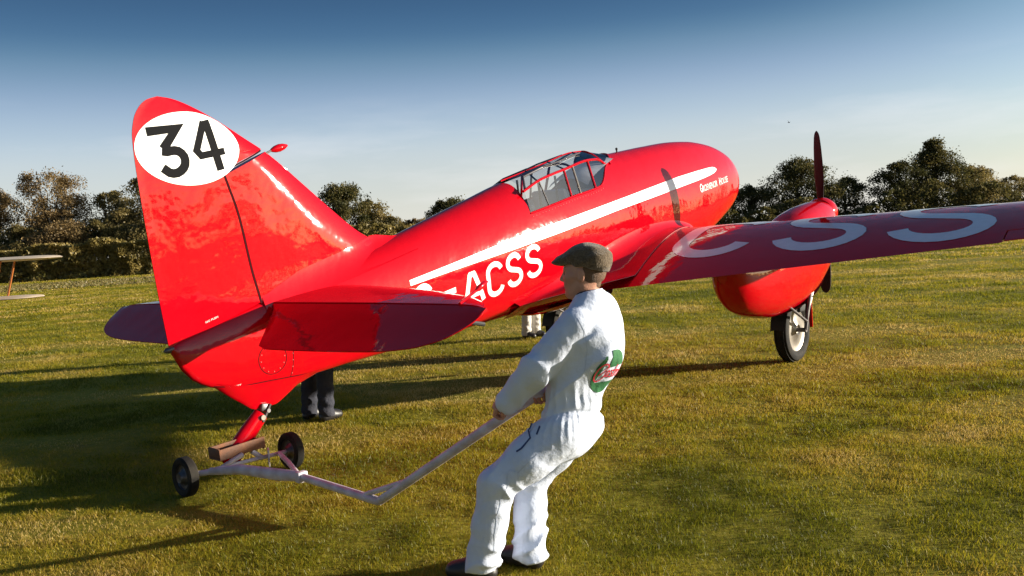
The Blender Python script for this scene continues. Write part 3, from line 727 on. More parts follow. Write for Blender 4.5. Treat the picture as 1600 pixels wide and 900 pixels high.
# tailplane and elevators
TH, TX = .268, -8.08
def tp_le(y):
    return lerp_tab([(0, -7.24), (.5, -7.34), (1.0, -7.46), (1.5, -7.62), (1.8, -7.76), (2.0, -7.90), (2.1, -8.0), (2.16, -8.075)], y)
def tp_te(y):
    return smooth_tab([(0, -8.55), (.6, -8.56), (1.2, -8.55), (1.6, -8.53), (1.85, -8.49), (2.04, -8.41), (2.13, -8.32), (2.19, -8.21), (2.205, -8.12)], y)
def tp_h(x, y):
    le, te = tp_le(y), -8.56; s = min(1, max(0, (le-x)/max(le-te, .05)))
    T = lerp_tab([(0, .062), (1.2, .045), (1.8, .030), (2.1, .020), (2.22, .010)], y)
    k = sin(min(1, s/.28)*pi/2)**.6 if s < .28 else 1-((s-.28)/.72)**1.5
    return max(T*k, .004)
DROOP = radians(25)
for s in (-1, 1):
    V = []; Fq = []; NU, NV = 26, 34
    for sg in (1, -1):
        n0 = len(V)
        for j in range(NV):
            y = 2.155*sin(pi/2*j/(NV-1)); le = tp_le(y)
            for i in range(NU):
                t = (i/(NU-1))**1.5; x = le+(TX+.004-le)*t; V.append((x, s*y, TH+sg*tp_h(x, y)))
        for j in range(NV-1):
            for i in range(NU-1):
                q = (n0+j*NU+i, n0+j*NU+i+1, n0+(j+1)*NU+i+1, n0+(j+1)*NU+i); Fq.append(q)
    N = NU*NV
    for j in range(NV-1): a = j*NU+NU-1; b = a+NU; Fq.append((a, b, b+N, a+N)); a = j*NU; b = a+NU; Fq.append((b, a, a+N, b+N))
    for i in range(NU-1): a = (NV-1)*NU+i; Fq.append((a, a+1, a+1+N, a+N))
    tp = mesh('tailplane', V, Fq, RED, P_); weld(tp, 1e-5); sharpen(tp, 50)
    # elevator, hinged and drooped
    V = []; Fq = []; NU, NV = 16, 34
    for sg in (1, -1):
        for j in range(NV):
            y = .10+(2.20-.10)*sin(pi/2*j/(NV-1)); te = tp_te(y); xi = TX-.012
            if y < .42: te = max(te, -8.10-(y-.10)/.32*.46)
            for i in range(NU):
                t = i/(NU-1); x = xi+(te-xi)*t; h = tp_h(x, min(y, 2.15)); edge = min(1, (abs(te-x)/.10)) if y > 1.8 else 1
                h = max(.0035, h*min(1, (1-t)*1.2+.06))
                dx, dz = x-TX, sg*h; V.append((TX+dx*cos(DROOP)-dz*sin(DROOP), s*y, TH+.004+dx*sin(DROOP)+dz*cos(DROOP)))
    N = NU*NV
    for k in (0, N):
        for j in range(NV-1):
            for i in range(NU-1): Fq.append((k+j*NU+i, k+j*NU+i+1, k+(j+1)*NU+i+1, k+(j+1)*NU+i))
    for j in range(NV-1):
        a = j*NU; b = a+NU; Fq.append((a, b, b+N, a+N)); a += NU-1; b += NU-1; Fq.append((b, a, a+N, b+N))
    for i in range(NU-1): Fq.append((i, i+1, i+1+N, i+N)); a = (NV-1)*NU+i; Fq.append((a, a+1, a+1+N, a+N))
    el = mesh('elevator', V, Fq, RED, P_); weld(el, 1e-5); sharpen(el, 50)
    if s > 0: continue
    mb = MB(); mb.tube([(-8.10, s*1.99, .30), (-7.93, s*1.98, .345)], .010, 8); mb.tube([(-7.93, s*1.98, .345), (-7.90, s*1.98, .355), (-7.83, s*1.975, .375), (-7.80, s*1.975, .382)], [.008, .019, .017, .006], 12); mb.build('mass_balance', RED, el)
    mb = MB(); mb.tube([(-8.14, s*2.02, .20), (-7.92, s*2.0, .13)], .014, 8); mb.build('balance_arm', DARK, el)

# wings
HX = -3.76
def wing_mesh(s):
    NC = 30; V = []; Fq = []; st = []
    for i in range(46): st.append((.22+(4.17-.22)*i/45, 1.0))
    st.append((4.172, 'h'))
    for i in range(1, 22): st.append((4.172+(6.2-4.172)*i/21, 'h'))
    st.append((6.202, 1.0))
    for i in range(1, 22): st.append((6.202+(6.699-6.202)*sin(pi/2*i/21), 1.0))
    n = 0; rings = []
    for y, s1 in st:
        (xl, zl), (xt, zt) = wing_le(y), wing_te(y); c = max(xl-xt, .02)
        if s1 == 'h': s1 = .865
        up = []; lo = []
        for k in range(NC+1):
            q = s1*(k/NC)**1.8
            x = xl-q*c; up.append((x, s*y, wing_z(x+1e-9, y, True) or 0)); lo.append((x, s*y, wing_z(x+1e-9, y, False) or 0))
        up[0] = (xl, s*y, zl); r = up[::-1]+lo[1:]; rings.append(r)
    m = len(rings[0])
    for r in rings: V += r
    for i in range(len(rings)-1):
        for k in range(m): Fq.append((i*m+k, (i+1)*m+k, (i+1)*m+(k+1) % m, i*m+(k+1) % m))
    Fq.append(tuple(range(m))); Fq.append(tuple(range((len(rings)-1)*m, len(rings)*m))[::-1])
    o = mesh('wing', V, Fq, RED, P_); weld(o, 1e-5); sharpen(o, 50)
    # aileron
    V = []; Fq = []; rings = []
    for i in range(20):
        y = 4.185+(6.19-4.185)*i/19; (xl, zl), (xt, zt) = wing_le(y), wing_te(y); c = xl-xt; hx = xl-.873*c; up = []; lo = []
        for k in range(9):
            x = hx+(xt+.02-hx)*k/8; dz = .03*(hx-x); up.append((x, s*y, wing_z(x, y, True)+dz)); lo.append((x, s*y, wing_z(x, y, False)+dz))
        rings.append(up+lo[::-1])
    m = len(rings[0])
    for r in rings: V += r
    for i in range(19):
        for k in range(m): Fq.append((i*m+k, (i+1)*m+k, (i+1)*m+(k+1) % m, i*m+(k+1) % m))
    Fq.append(tuple(range(m))); Fq.append(tuple(range(19*m, 20*m))[::-1])
    a = mesh('aileron', V, Fq, RED, P_); weld(a, 1e-5); sharpen(a, 40)
    return o
wing_l = wing_mesh(1); wing_r = wing_mesh(-1)

# wing root fillets sweeping aft
def root_fillet(s):
    def f(u, v):
        x = -1.98+(-5.55+1.98)*u; (xl, zl), (xt, zt) = wing_le(.7), wing_te(.7)
        aft = max(0, (-4.20-x)/1.35)
        r = .05+.39*min(1, max(0, (-1.98-x)/2.3))**1.1; r *= (1-aft)**1.3
        yw = fus_y(max(x, -5.6), 0.0)
        if x > -4.20: zw = wing_z(x, yw+r) ; zc = wing_z(x, yw+.02)
        else:
            zb = wing_z(-4.20, yw+r); zw = zb-.03*aft; zc = zw
        z0 = zc+r*.62+.035; y0 = fus_y(x, z0)-.002
        a = (y0, z0); b = (yw+.01, zc+.01); c = (yw+r, zw+.004)
        k = v; y = (1-k)**2*a[0]+2*k*(1-k)*b[0]+k*k*c[0]; z = (1-k)**2*a[1]+2*k*(1-k)*b[1]+k*k*c[1]
        return (x, s*y, z)
    return f
for s in (-1, 1):
    mb = MB(); V, Fq = grid(60, 12, root_fillet(s), s > 0); mb.add(V, Fq)
    # underside of the fairing behind the trailing edge
    def under(u, v, s=s):
        x = -4.20+(-5.55+4.20)*u; p = root_fillet(s)((x+1.98)/(-5.55+1.98), 1.0); b = fus(x)[1]
        return (x, p[1]+(s*.10-p[1])*v, p[2]-.005+(b-.01-p[2])*v-.03*sin(pi*v)*(1-u))
    V, Fq = grid(16, 8, under, s < 0); mb.add(V, Fq); mb.build('wing_root_fillet', RED, P_)
    for k, (uu) in enumerate((0.999,)):
        pts = [Vector(root_fillet(s)(i/40, 1.0))+Vector((0, 0, .002)) for i in range(38)]
        m2 = MB(); m2.tube(pts, .0035, 5); m2.build('fillet_edge', SEAMLIGHT, P_)

# belly flap fairing
mb = MB()
V, Fq = grid(14, 10, lambda u, v: (-4.2-1.0*u, (v-.5)*.62*(1-.35*u), -.42-.075*sin(pi*min(1, u*1.1))*(1-(2*v-1)**4))); mb.add(V, Fq); mb.build('belly_fairing', RED, P_)

# markings: cheat line, registration, name
def stripe_tab(x):
    top = lerp_tab([(-6.82, .232), (-6.37, .283), (-5.52, .383), (-4.6, .462), (-3.8, .527), (-2.9, .60), (-2.3, .648), (-1.8, .672), (-1.45, .683), (-1.30, .682), (-1.22, .668), (-1.185, .645)], x)
    bot = lerp_tab([(-6.82, .184), (-6.37, .222), (-5.52, .282), (-4.6, .352), (-3.8, .420), (-2.9, .48), (-2.3, .522), (-1.8, .555), (-1.45, .583), (-1.30, .602), (-1.22, .622), (-1.185, .642)], x)
    return top, bot
for s in (-1, 1):
    NX = 140
    V, Fq = grid(NX, 6, lambda u, v: (lambda x: side(x, stripe_tab(x)[1]+(stripe_tab(x)[0]-stripe_tab(x)[1])*v, .0025, s))(-6.82+(6.82-1.19)*u), s > 0)
    mesh('white_flash', V, Fq, WHITE, fuselage)
GLY = {
 'C': [arc(.5, .74, .42, .26, 12, 180)+arc(.5, .26, .42, .26, 180, 348)],
 'G': [arc(.5, .74, .42, .26, 12, 180)+arc(.5, .26, .42, .26, 180, 360)+[(.92, .46), (.52, .46)]],
 'S': [arc(.5, .76, .40, .24, 8, 238, 16)+arc(.5, .24, .42, .24, 58, -172, 16)],
 'A': [[(.02, 0), (.40, 1.0)], [(.98, 0), (.60, 1.0)], [(.34, .98), (.66, .98)], [(.18, .30), (.82, .30)]],
 '-': [[(.0, .5), (1.0, .5)]],
}
for s in (-1,):
    for ch, x0, zb, w in (('G', -6.80, -.122, .195), ('-', -6.52, -.094, .19), ('A', -6.245, -.120, .255), ('C', -5.935, -.085, .215), ('S', -5.665, -.045, .21), ('S', -5.385, -.012, .225)):
        slope = .112; H_ = .275
        def fm(u, v, x0=x0, zb=zb): x = x0+u; z = zb+slope*(u-.1)+v; return side(x, z, .003, s)
        V, Fq = ribbons([[(p[0]*w, p[1]*H_) for p in g] for g in GLY[ch]], .048, fm, .02, 3)
        mesh('registration_letter', V, Fq, WHITE, fuselage, smooth=True)
def onwing(x, y, s=-1, off=.004):
    z = wing_z(x, abs(y)); z = z if z is not None else 0; return (x, y, z+off)
for ch, y0 in (('C', -.97), ('S', -2.10), ('S', -3.20)):
    def fm(u, v, y0=y0): x = -3.79+v; return onwing(x, y0-u+.11*v)
    V, Fq = ribbons([[(p[0]*.86, p[1]*1.20) for p in g] for g in GLY[ch]], .185, fm, .04, 5)
    mesh('registration_letter', V, Fq, WHITE, wing_r, smooth=True)
for ch, y0 in (('G', 3.98), ('-', 2.9), ('A', 1.9)):
    def fm(u, v, y0=y0): x = -3.79+v; return onwing(x, y0-u-.11*v)
    V, Fq = ribbons([[(p[0]*.80, p[1]*1.20) for p in g] for g in GLY[ch]], .185, fm, .04, 5)
    mesh('registration_letter', V, Fq, WHITE, wing_l, smooth=True)
def text_mesh(body, size):
    cu = bpy.data.curves.new('lettering', 'FONT'); cu.body = body; cu.size = size; cu.resolution_u = 3; cu.space_character = 1.05
    ob = bpy.data.objects.new('lettering', cu); COL.objects.link(ob); bpy.context.view_layer.update()
    me = bpy.data.meshes.new_from_object(ob.evaluated_get(bpy.context.evaluated_depsgraph_get()))
    V = [tuple(v.co) for v in me.vertices]; Fq = [tuple(p.vertices) for p in me.polygons]
    bpy.data.objects.remove(ob); bpy.data.meshes.remove(me); bpy.data.curves.remove(cu); return V, Fq
def place_text(body, name, w, h, fmap, m, parent, small=None):
    V, Fq = text_mesh(body, 1.0); x0 = min(v[0] for v in V); x1 = max(v[0] for v in V); y1 = max(v[1] for v in V)
    mesh(name, [fmap((v[0]-x0)/(x1-x0)*w, v[1]/y1*h) for v in V], Fq, m, parent, smooth=False)
place_text('G', 'name_lettering', .062, .105, lambda u, v: side(-1.81+u, .400+v, .004), WHITE, fuselage)
place_text('ROSVENOR', 'name_lettering', .47, .078, lambda u, v: side(-1.74+u, .403+.05*u+v, .004), WHITE, fuselage)
place_text('H', 'name_lettering', .055, .098, lambda u, v: side(-1.19+u, .428+v, .004), WHITE, fuselage)
place_text('OUSE', 'name_lettering', .26, .078, lambda u, v: side(-1.125+u, .434+.05*u+v, .004), WHITE, fuselage)
place_text('NO LIFT', 'warning_lettering', .10, .018, lambda u, v: side(-8.56+u, -.235-.02*u+v, .003), WHITE, fuselage)
place_text('NO PUSH', 'warning_lettering', .10, .014, lambda u, v: onrud(-8.63+u, .27+.2*u+v, .003), WHITE, rudder)

# seams and rivets on the tail
seam([[( -7.86-.02*i, -.30+(.055*sin(i/38*pi)*0)-.0*i) for i in range(1)]+[(-7.9, -.295), (-8.2, -.262), (-8.5, -.235), (-8.66, -.185)]], .007, lambda x, z: side(x, z, .0015), name='panel_gap')
seam([[(-7.98, .22), (-8.0, 0), (-8.03, -.2), (-8.05, -.28)]], .005, lambda x, z: side(x, z, .0015), name='panel_gap')
seam([arc(-8.19, -.10, .115, .115, 0, 360, 40)], .005, lambda x, z: side(x, z, .0015), name='access_panel')
mb = MB()
for k in range(12):
    a = 2*pi*k/12; mb.sphere(side(-8.19+.098*cos(a), -.10+.098*sin(a), .001), .0045, 6, 4)
for k in range(9): mb.sphere(side(-7.99-.006*k, .15-.05*k, .001), .004, 6, 4)
for k in range(26): mb.sphere(side(-3.9-.05*k, sill(-3.9-.05*k)-.03, .001), .005, 6, 4)
tag(mb.build('rivets', SEAMLIGHT, fuselage), kind='stuff')
mb = MB(); mb.tube([(-2.98, 0, 1.02), (-2.98, 0, 1.075)], .010, 8); mb.sphere((-2.98, 0, 1.08), .016, 10, 6); mb.build('filler_stub', DARK, fuselage)

# skid with its fairing
mb = MB()
def fair(u, v):
    x = -7.72-.92*u; b = fus(x)[1]; w = fus_y(x, b+.035)+.003
    dep = lerp_tab([(0, .0), (.25, .05), (.47, .150), (.70, .165), (.80, .10), (1, .0)], u)
    a = (v-.5)*2; y = a*w*(1-.0*u) if abs(a) > .999 else w*a*(1-.25*(1-abs(a))); z = b+.035-(dep+.035)*(1-abs(a)**1.5)
    return (x, y, z)
V, Fq = grid(26, 15, fair); mb.add(V, Fq); mb.build('skid_fairing', RED, P_)
skid = MB(); skid.tube([(-8.31, 0, -.50), (-8.44, 0, -.60), (-8.60, 0, -.725), (-8.66, 0, -.76)], [.060, .070, .072, .060], 16, flat=.75)
skid = skid.build('tail_skid', RED, P_)
mb = MB(); mb.box((-8.28, 0, -.455), (.07, .07, .06), Euler((0, .3, 0)).to_matrix(), .012); mb.tube([(-8.27, -.055, -.48), (-8.27, .055, -.48)], .016, 10)
mb.tube([(-8.24, -.04, -.44), (-8.33, -.045, -.55)], .011, 8); mb.tube([(-8.24, .04, -.44), (-8.33, .045, -.55)], .011, 8); mb.build('skid_pivot', STEEL, skid)
mb = MB(); mb.tube([(-8.33, -.062, -.515), (-8.33, -.045, -.515)], .020, 12); mb.build('shackle', RIM, skid)

# engine nacelles, propellers, undercarriage
NTOP = [(-4.06, -.22), (-4.0, -.17), (-3.5, -.12), (-3.0, -.05), (-2.6, .02), (-2.25, .115), (-1.9, .152), (-1.6, .158), (-1.36, .135)]
NBOT = [(-4.06, -.36), (-4.03, -.44), (-3.97, -.54), (-3.8, -.70), (-3.5, -.82), (-3.1, -.905), (-2.6, -.925), (-2.1, -.87), (-1.7, -.74), (-1.45, -.60), (-1.36, -.50)]
NW = [(-4.06, .06), (-4.02, .12), (-3.9, .19), (-3.5, .265), (-3.0, .305), (-2.3, .31), (-1.7, .27), (-1.45, .23), (-1.36, .205)]
HUBZ = -.015
def nacelle(s):
    yc = -1.72 if s < 0 else 1.46; rings = []; NS = 44; sts = [-4.06+2.70*(i/60)**1.3 for i in range(61)]
    for x in sts:
        t, b, w = smooth_tab(NTOP, x), smooth_tab(NBOT, x), smooth_tab(NW, x); m = (t+b)/2+.08; r = []
        for k in range(NS):
            a = 2*pi*k/NS; c_, s_ = cos(a), sin(a); n = 2.35
            r.append((x, yc+w*(abs(c_)**(2/n))*(1 if c_ > 0 else -1), m+((t-m) if s_ > 0 else (m-b))*(abs(s_)**(2/n))*(1 if s_ > 0 else -1)))
        rings.append(r)
    V = [p for r in rings for p in r]; Fq = [(i*NS+k, (i+1)*NS+k, (i+1)*NS+(k+1) % NS, i*NS+(k+1) % NS) for i in range(len(rings)-1) for k in range(NS)]
    Fq.append(tuple(range((len(rings)-1)*NS, len(rings)*NS))[::-1])
    o = mesh('engine_nacelle', V, Fq, RED, P_); weld(o, 1e-5); sharpen(o, 45)
    mesh('rear_cap', [(p[0]+.004, p[1], p[2]) for p in rings[0]], [tuple(range(NS))], RED, o, smooth=False)
    # dark sheet under the closed cowling, painting the shade of an open wheel bay
    def bay(u, v):
        x = -3.0+1.25*u; a = (v-.5)*2; w = smooth_tab(NW, x)*.55
        b = smooth_tab(NBOT, x); return (x, yc+a*w, b-.006+(.030*abs(a)**3))
    V, Fq = grid(12, 7, bay); mesh('wheel_bay_shade', V, Fq, DARK, o)
    mb = MB(); mb.sphere((-2.75, yc-.24, -.66), .018, 8, 6); mb.build('drain_stub', DARK, o)
    mb = MB(); mb.tube([(-1.75, yc+.12, -.72), (-1.62, yc+.14, -.86), (-1.55, yc+.15, -.88)], .035, 12); mb.build('exhaust_pipe', STEEL, o)
    # spinner
    pr = bpy.data.objects.new('propeller', None); link(pr, P_); pr.location = (-1.30, yc, HUBZ)
    mb = MB(); mb.lathe([(-.05, .175), (.0, .19), (.06, .187), (.14, .165), (.22, .125), (.29, .078), (.335, .036), (.35, .004)], (0, 0, 0), (1, 0, 0), 36); mb.build('spinner', RED, pr)
    for sg in (1, -1):
        NB = 26; V = []; Fq = []; sec = 14
        for i in range(NB+1):
            r = .10+(.992-.10)*(1-(1-i/NB)**1.6); q = r/.99
            ch = lerp_tab([(.08, .055), (.2, .080), (.4, .122), (.6, .134), (.8, .128), (.92, .112), (.965, .088), (.99, .05), (1, .014)], q)
            th = lerp_tab([(.08, .045), (.2, .034), (.5, .016), (.8, .008), (1, .003)], q); tw = radians(76-30*q); ch *= 1.18
            for k in range(sec):
                a = 2*pi*k/sec; cx = cos(a)*ch/2; tz = sin(a)*th/2*(1.0)
                X = .03+tz*cos(pi/2-tw)*1+cx*cos(tw)*.8; Y = cx*sin(tw)-tz*cos(tw)*.3
                V.append((X, sg*Y, sg*r))
        Fq = [(i*sec+k, i*sec+(k+1) % sec, (i+1)*sec+(k+1) % sec, (i+1)*sec+k) for i in range(NB) for k in range(sec)]
        Fq.append(tuple(range(NB*sec, (NB+1)*sec)))
        mesh('propeller_blade', V, Fq, BLADE, pr)
    pr.rotation_euler = (radians(1.2), 0, 0)
    # wheel and legs
    wl = bpy.data.objects.new('main_wheel', None); link(wl, P_); wl.location = (-2.47, yc, -1.19)
    R_, h = .362, .085
    prof = [(-h*.55, .235), (-h*.9, .27), (-h*1.0, .31), (-h*.82, .345), (-h*.42, .360), (0, R_), (h*.42, .360), (h*.82, .345), (h*1.0, .31), (h*.9, .27), (h*.55, .235)]
    mb = MB(); mb.lathe(prof, (0, 0, 0), (0, 1, 0), 48, cap=False)
    for q in (-.045, -.015, .015, .045): mb.lathe([(q-.004, .357), (q-.004, .3655), (q+.004, .3655), (q+.004, .357)], (0, 0, 0), (0, 1, 0), 48, cap=False)
    mb.build('tyre', RUBBER, wl)
    mb = MB(); mb.lathe([(-.055, .04), (-.075, .06), (-.045, .12), (-.04, .20), (-.052, .242), (.052, .242), (.04, .20), (.045, .12), (.075, .06), (.055, .04)], (0, 0, 0), (0, 1, 0), 40); mb.build('rim', RIM, wl)
    mb = MB(); mb.tube([(0, -.17, 0), (0, .17, 0)], .026, 12); mb.build('axle', STEEL, wl)
    for q in (-1, 1):
        mb = MB(); mb.tube([(-2.47, yc+q*.16, -1.19), (-2.40, yc+q*.17, -.98), (-2.20, yc+q*.18, -.62)], [.020, .026, .034], 12); mb.build('undercarriage_leg', STEEL, o)
        mb = MB(); mb.tube([(-2.44, yc+q*.17, -1.10), (-2.98, yc+q*.16, -.78)], .015, 8); mb.build('drag_strut', STEEL, o)
        mb = MB(); mb.tube([(-2.42, yc+q*.175, -1.02), (-1.96, yc+q*.12, -.72)], .013, 8); mb.build('brace', RIM, o)
    mb = MB(); mb.tube([(-2.32, yc-.17, -.86), (-2.32, yc+.17, -.86)], .018, 8); mb.tube([(-2.38, yc-.17, -.92), (-2.26, yc+.17, -.74)], .010, 6); mb.build('cross_tube', STEEL, o)
    # mudguard behind the tyre and the front door plate
    def guard(u, v):
        a = radians(118+50*u); y = (v-.5)*.17; return (-2.47+.395*cos(a), yc+y, -1.19+.395*sin(a)-.01*(2*v-1)**2)
    V, Fq = grid(14, 6, guard); mbg = MB(); mbg.add(V, Fq); V2 = [(x-.008, y, z) for x, y, z in V]; mbg.add(V2, [f[::-1] for f in Fq]); mbg.build('mudguard', DARK, o)
    mb = MB(); mb.box((-1.93, yc+.03, -1.0), (.022, .15, .56), Euler((0, .10, 0)).to_matrix(), .009); mb.build('wheel_door', RED, o)
    mb = MB(); mb.box((-2.20, yc, -.90), (.34, .17, .26), Euler((0, .10, 0)).to_matrix(), .03); mb.build('bay_dark_box', DARK, o)  # dark box added to fill in the black bay between cowling and wheel
    return o
nacelle(-1); nacelle(1)

# ------------------------------------------------------------------ the tail dolly with its tow bar
dolly = thing('tail_dolly', 'two-wheeled lilac steel dolly with brown cradle under the tail skid and long tow bar', 'dolly', (-2.0, 6.26, 0))
D0 = Vector((-2.0, 6.26, 0))
def dl(p): return tuple(Vector(p)-D0)
wa, wb = Vector((-2.29, 5.965, .137)), Vector((-1.72, 6.56, .137)); ax = (wb-wa).normalized()
for i, (p, q) in enumerate(((wa, -1), (wb, 1))):
    w = bpy.data.objects.new('wheel', None); link(w, dolly); w.location = dl(p)
    mb = MB(); mb.lathe([(-.026, .085), (-.036, .10), (-.036, .125), (-.024, .136), (.024, .136), (.036, .125), (.036, .10), (.026, .085)], (0, 0, 0), ax, 36, cap=False); mb.build('tyre', RUBBER, w)
    mb = MB(); mb.lathe([(-.045, .018), (-.048, .034), (-.022, .045), (-.012, .06), (-.014, .082), (-.028, .09), (.028, .09), (.014, .082), (.012, .06), (.022, .045), (.048, .034), (.045, .018)], (0, 0, 0), ax, 32); mb.build('hub', STEEL, w)
mb = MB(); mb.tube([dl(wa), dl(wb)], .015, 12); mb.build('axle', DOLLY, dolly)
J = Vector((-1.46, 5.735, .150)); mid = (wa+wb)/2
la = wa+ax*.07; lb = wb-ax*.10
mb = MB(); mb.tube([dl(la), dl(la+Vector((.16, .02, .012)))], .021, 10); mb.tube([dl(la+Vector((.10, .01, .010))), dl(la+Vector((.32, -.03, .022))), dl(J+Vector((-.16, .05, .008))), dl(J+Vector((.01, -.01, 0)))], [.026, .036, .042, .036], 12, flat=.72); mb.build('frame_tube', DOLLY, dolly)
mb = MB(); mb.tube([dl(lb), dl(lb.lerp(J, .5)+Vector((0, 0, .01))), dl(J)], .018, 10); mb.build('frame_tube', DOLLY, dolly)
mb = MB(); mb.box(dl(lb+Vector((-.05, -.10, .0))), (.012, .10, .12), Euler((0, 0, .3)).to_matrix(), .003); mb.build('gusset', DOLLY, dolly)
mb = MB(); mb.tube([dl(mid+Vector((-.10, -.10, .0))), dl(mid+Vector((.02, .0, .06)))], .018, 8); mb.tube([dl(mid+Vector((.12, .12, .0))), dl(mid+Vector((.06, .08, .06)))], .018, 8); mb.build('cradle_post', DOLLY, dolly)
# brown cradle: an open tray along the axle
ca = math.atan2(ax.y, ax.x); CR = Euler((0, radians(-4), ca)).to_matrix(); cc = Vector((-2.045, 6.335, .235))
mb = MB()
mb.box(dl(cc+Vector((0, 0, -.035))), (.36, .155, .012), CR, .003)
perp = Vector((-ax.y, ax.x, 0))
for q in (-1, 1):
    mb.box(dl(cc+perp*(.076*q)), (.36, .012, .078), CR, .003)
    mb.box(dl(cc+ax*(.174*q)+Vector((0, 0, -.004))), (.012, .142, .070), CR, .003)
mb.build('cradle', RUST, dolly)
BEND = Vector((-.86, 5.16, .118)); GRIP = Vector((.110, 4.245, .872))
bd = (GRIP-BEND)
mb = MB(); mb.tube([dl(J), dl(BEND+(J-BEND).normalized()*.012), dl(BEND+bd.normalized()*.012)], [.025, .0262, .0265], 14); mb.tube([dl(BEND+bd.normalized()*.012), dl(GRIP)], .0265, 14)
mb.build('tow_bar', DOLLY, dolly)
mb = MB(); mb.tube([dl(BEND+(J-BEND).normalized()*.17), dl(BEND+(J-BEND).normalized()*.12+bd*.07+Vector((0,0,.0))), dl(BEND+bd*.23)], .016, 10); mb.build('bar_brace', DOLLY, dolly)
mb = MB(); mb.tube([dl(GRIP+Vector((.09, .10, .0))), dl(GRIP-Vector((.09, .10, .0)))], .016, 12); mb.build('hand_bar', DOLLY, dolly)
mb = MB(); mb.box(dl(J+Vector((.015, -.015, 0))), (.05, .07, .07), Euler((0, 0, -.8)).to_matrix(), .006); mb.build('coupling', DOLLY, dolly)

# ------------------------------------------------------------------ figures: signed-distance shapes meshed into one continuous surface
def surface_nets(f, org, h):
    S = f < 0; nx, ny, nz = f.shape
    def cell(a): return a
    c = [S[i:nx-1+i, j:ny-1+j, k:nz-1+k] for i in (0, 1) for j in (0, 1) for k in (0, 1)]
    cnt = sum(x.astype(np.int8) for x in c); act = (cnt > 0) & (cnt < 8)
    acc = np.zeros(act.shape+(3,), np.float32); num = np.zeros(act.shape, np.float32)
    for axs in range(3):
        for a in (0, 1):
            for b in (0, 1):
                o0 = [0, 0, 0]; oth = [q for q in range(3) if q != axs]; o0[oth[0]] = a; o0[oth[1]] = b; o1 = list(o0); o1[axs] = 1
                f0 = f[o0[0]:nx-1+o0[0], o0[1]:ny-1+o0[1], o0[2]:nz-1+o0[2]]; f1 = f[o1[0]:nx-1+o1[0], o1[1]:ny-1+o1[1], o1[2]:nz-1+o1[2]]
                m = (f0 < 0) != (f1 < 0); t = np.where(m, f0/(f0-f1+1e-12), 0)
                for q in range(3):
                    acc[..., q] += np.where(m, (t if q == axs else o0[q]), 0)
                num += m
    idx = -np.ones(act.shape, int); ii = np.argwhere(act); idx[act] = np.arange(len(ii))
    V = (ii+acc[act]/num[act][:, None])*h+np.array(org)
    Fs = []
    for axs in range(3):
        oth = [q for q in range(3) if q != axs]
        sl0 = [slice(1, -1)]*3; sl0[axs] = slice(0, -1); sl1 = list(sl0); sl1[axs] = slice(1, None)
        a = S[tuple(sl0)]; b = S[tuple(sl1)]; m = a != b; pos = np.argwhere(m)
        if not len(pos): continue
        base = pos.copy(); base[:, oth[0]] += 1; base[:, oth[1]] += 1
        def g(d0, d1):
            p = base.copy(); p[:, oth[0]] += d0; p[:, oth[1]] += d1
            return idx[p[:, 0], p[:, 1], p[:, 2]]
        q = np.stack([g(-1, -1), g(0, -1), g(0, 0), g(-1, 0)], 1)
        ins = a[m]; flip = ins if axs != 1 else ~ins
        q[~flip] = q[~flip][:, ::-1]; Fs.append(q)
    Fq = np.concatenate(Fs); Fq = Fq[(Fq >= 0).all(1)]
    return V, Fq
def sdf_mesh(name, fn, lo, hi, h, m, parent=None, origin=(0, 0, 0)):
    n = [int(math.ceil((hi[k]-lo[k])/h))+1 for k in range(3)]
    g = np.meshgrid(*[lo[k]+h*np.arange(n[k], dtype=np.float32) for k in range(3)], indexing='ij')
    f = fn(*g); V, Fq = surface_nets(f, lo, h)
    # one light smoothing pass
    acc = np.zeros_like(V); cnt = np.zeros(len(V))
    for a, b in ((0, 1), (1, 2), (2, 3), (3, 0)):
        np.add.at(acc, Fq[:, a], V[Fq[:, b]]); np.add.at(cnt, Fq[:, a], 1); np.add.at(acc, Fq[:, b], V[Fq[:, a]]); np.add.at(cnt, Fq[:, b], 1)
    V = V*.55+.45*acc/np.maximum(cnt, 1)[:, None]
    V = V-np.array(origin)
    return np_mesh(name, V, Fq, m, parent, smooth=True)
def smin(a, b, k):
    h = np.clip(.5+.5*(b-a)/k, 0, 1); return b*(1-h)+a*h-k*h*(1-h)
def smax(a, b, k): return -smin(-a, -b, k)
def cone(X, Y, Z, a, b, ra, rb, sidev=None, kf=1.0):
    """rounded cone a-b; with sidev the cross-section is squashed by kf in the direction normal to axis and side"""
    a = np.array(a, float); b = np.array(b, float); d = b-a; L = np.linalg.norm(d); u = d/L
    px, py, pz = X-a[0], Y-a[1], Z-a[2]; t = px*u[0]+py*u[1]+pz*u[2]; tc_ = np.clip(t/L, 0, 1)
    if sidev is None:
        qx, qy, qz = px-d[0]*tc_, py-d[1]*tc_, pz-d[2]*tc_
        return np.sqrt(qx*qx+qy*qy+qz*qz)-(ra+(rb-ra)*tc_)
    s = np.array(sidev, float); s = s-u*s.dot(u); s /= np.linalg.norm(s); fr = np.cross(u, s)
    cs_ = px*s[0]+py*s[1]+pz*s[2]; cf = (px*fr[0]+py*fr[1]+pz*fr[2])/kf; ta = t-L*tc_
    return (np.sqrt(cs_*cs_+cf*cf+ta*ta)-(ra+(rb-ra)*tc_))*min(1, kf)**.5
def ellipsoid(X, Y, Z, c, r, R=None):
    px, py, pz = X-c[0], Y-c[1], Z-c[2]
    if R is not None:
        R = np.array(R); px, py, pz = [R[0][k]*px+R[1][k]*py+R[2][k]*pz for k in range(3)]
    q = np.sqrt((px/r[0])**2+(py/r[1])**2+(pz/r[2])**2); return (q-1)*min(r)
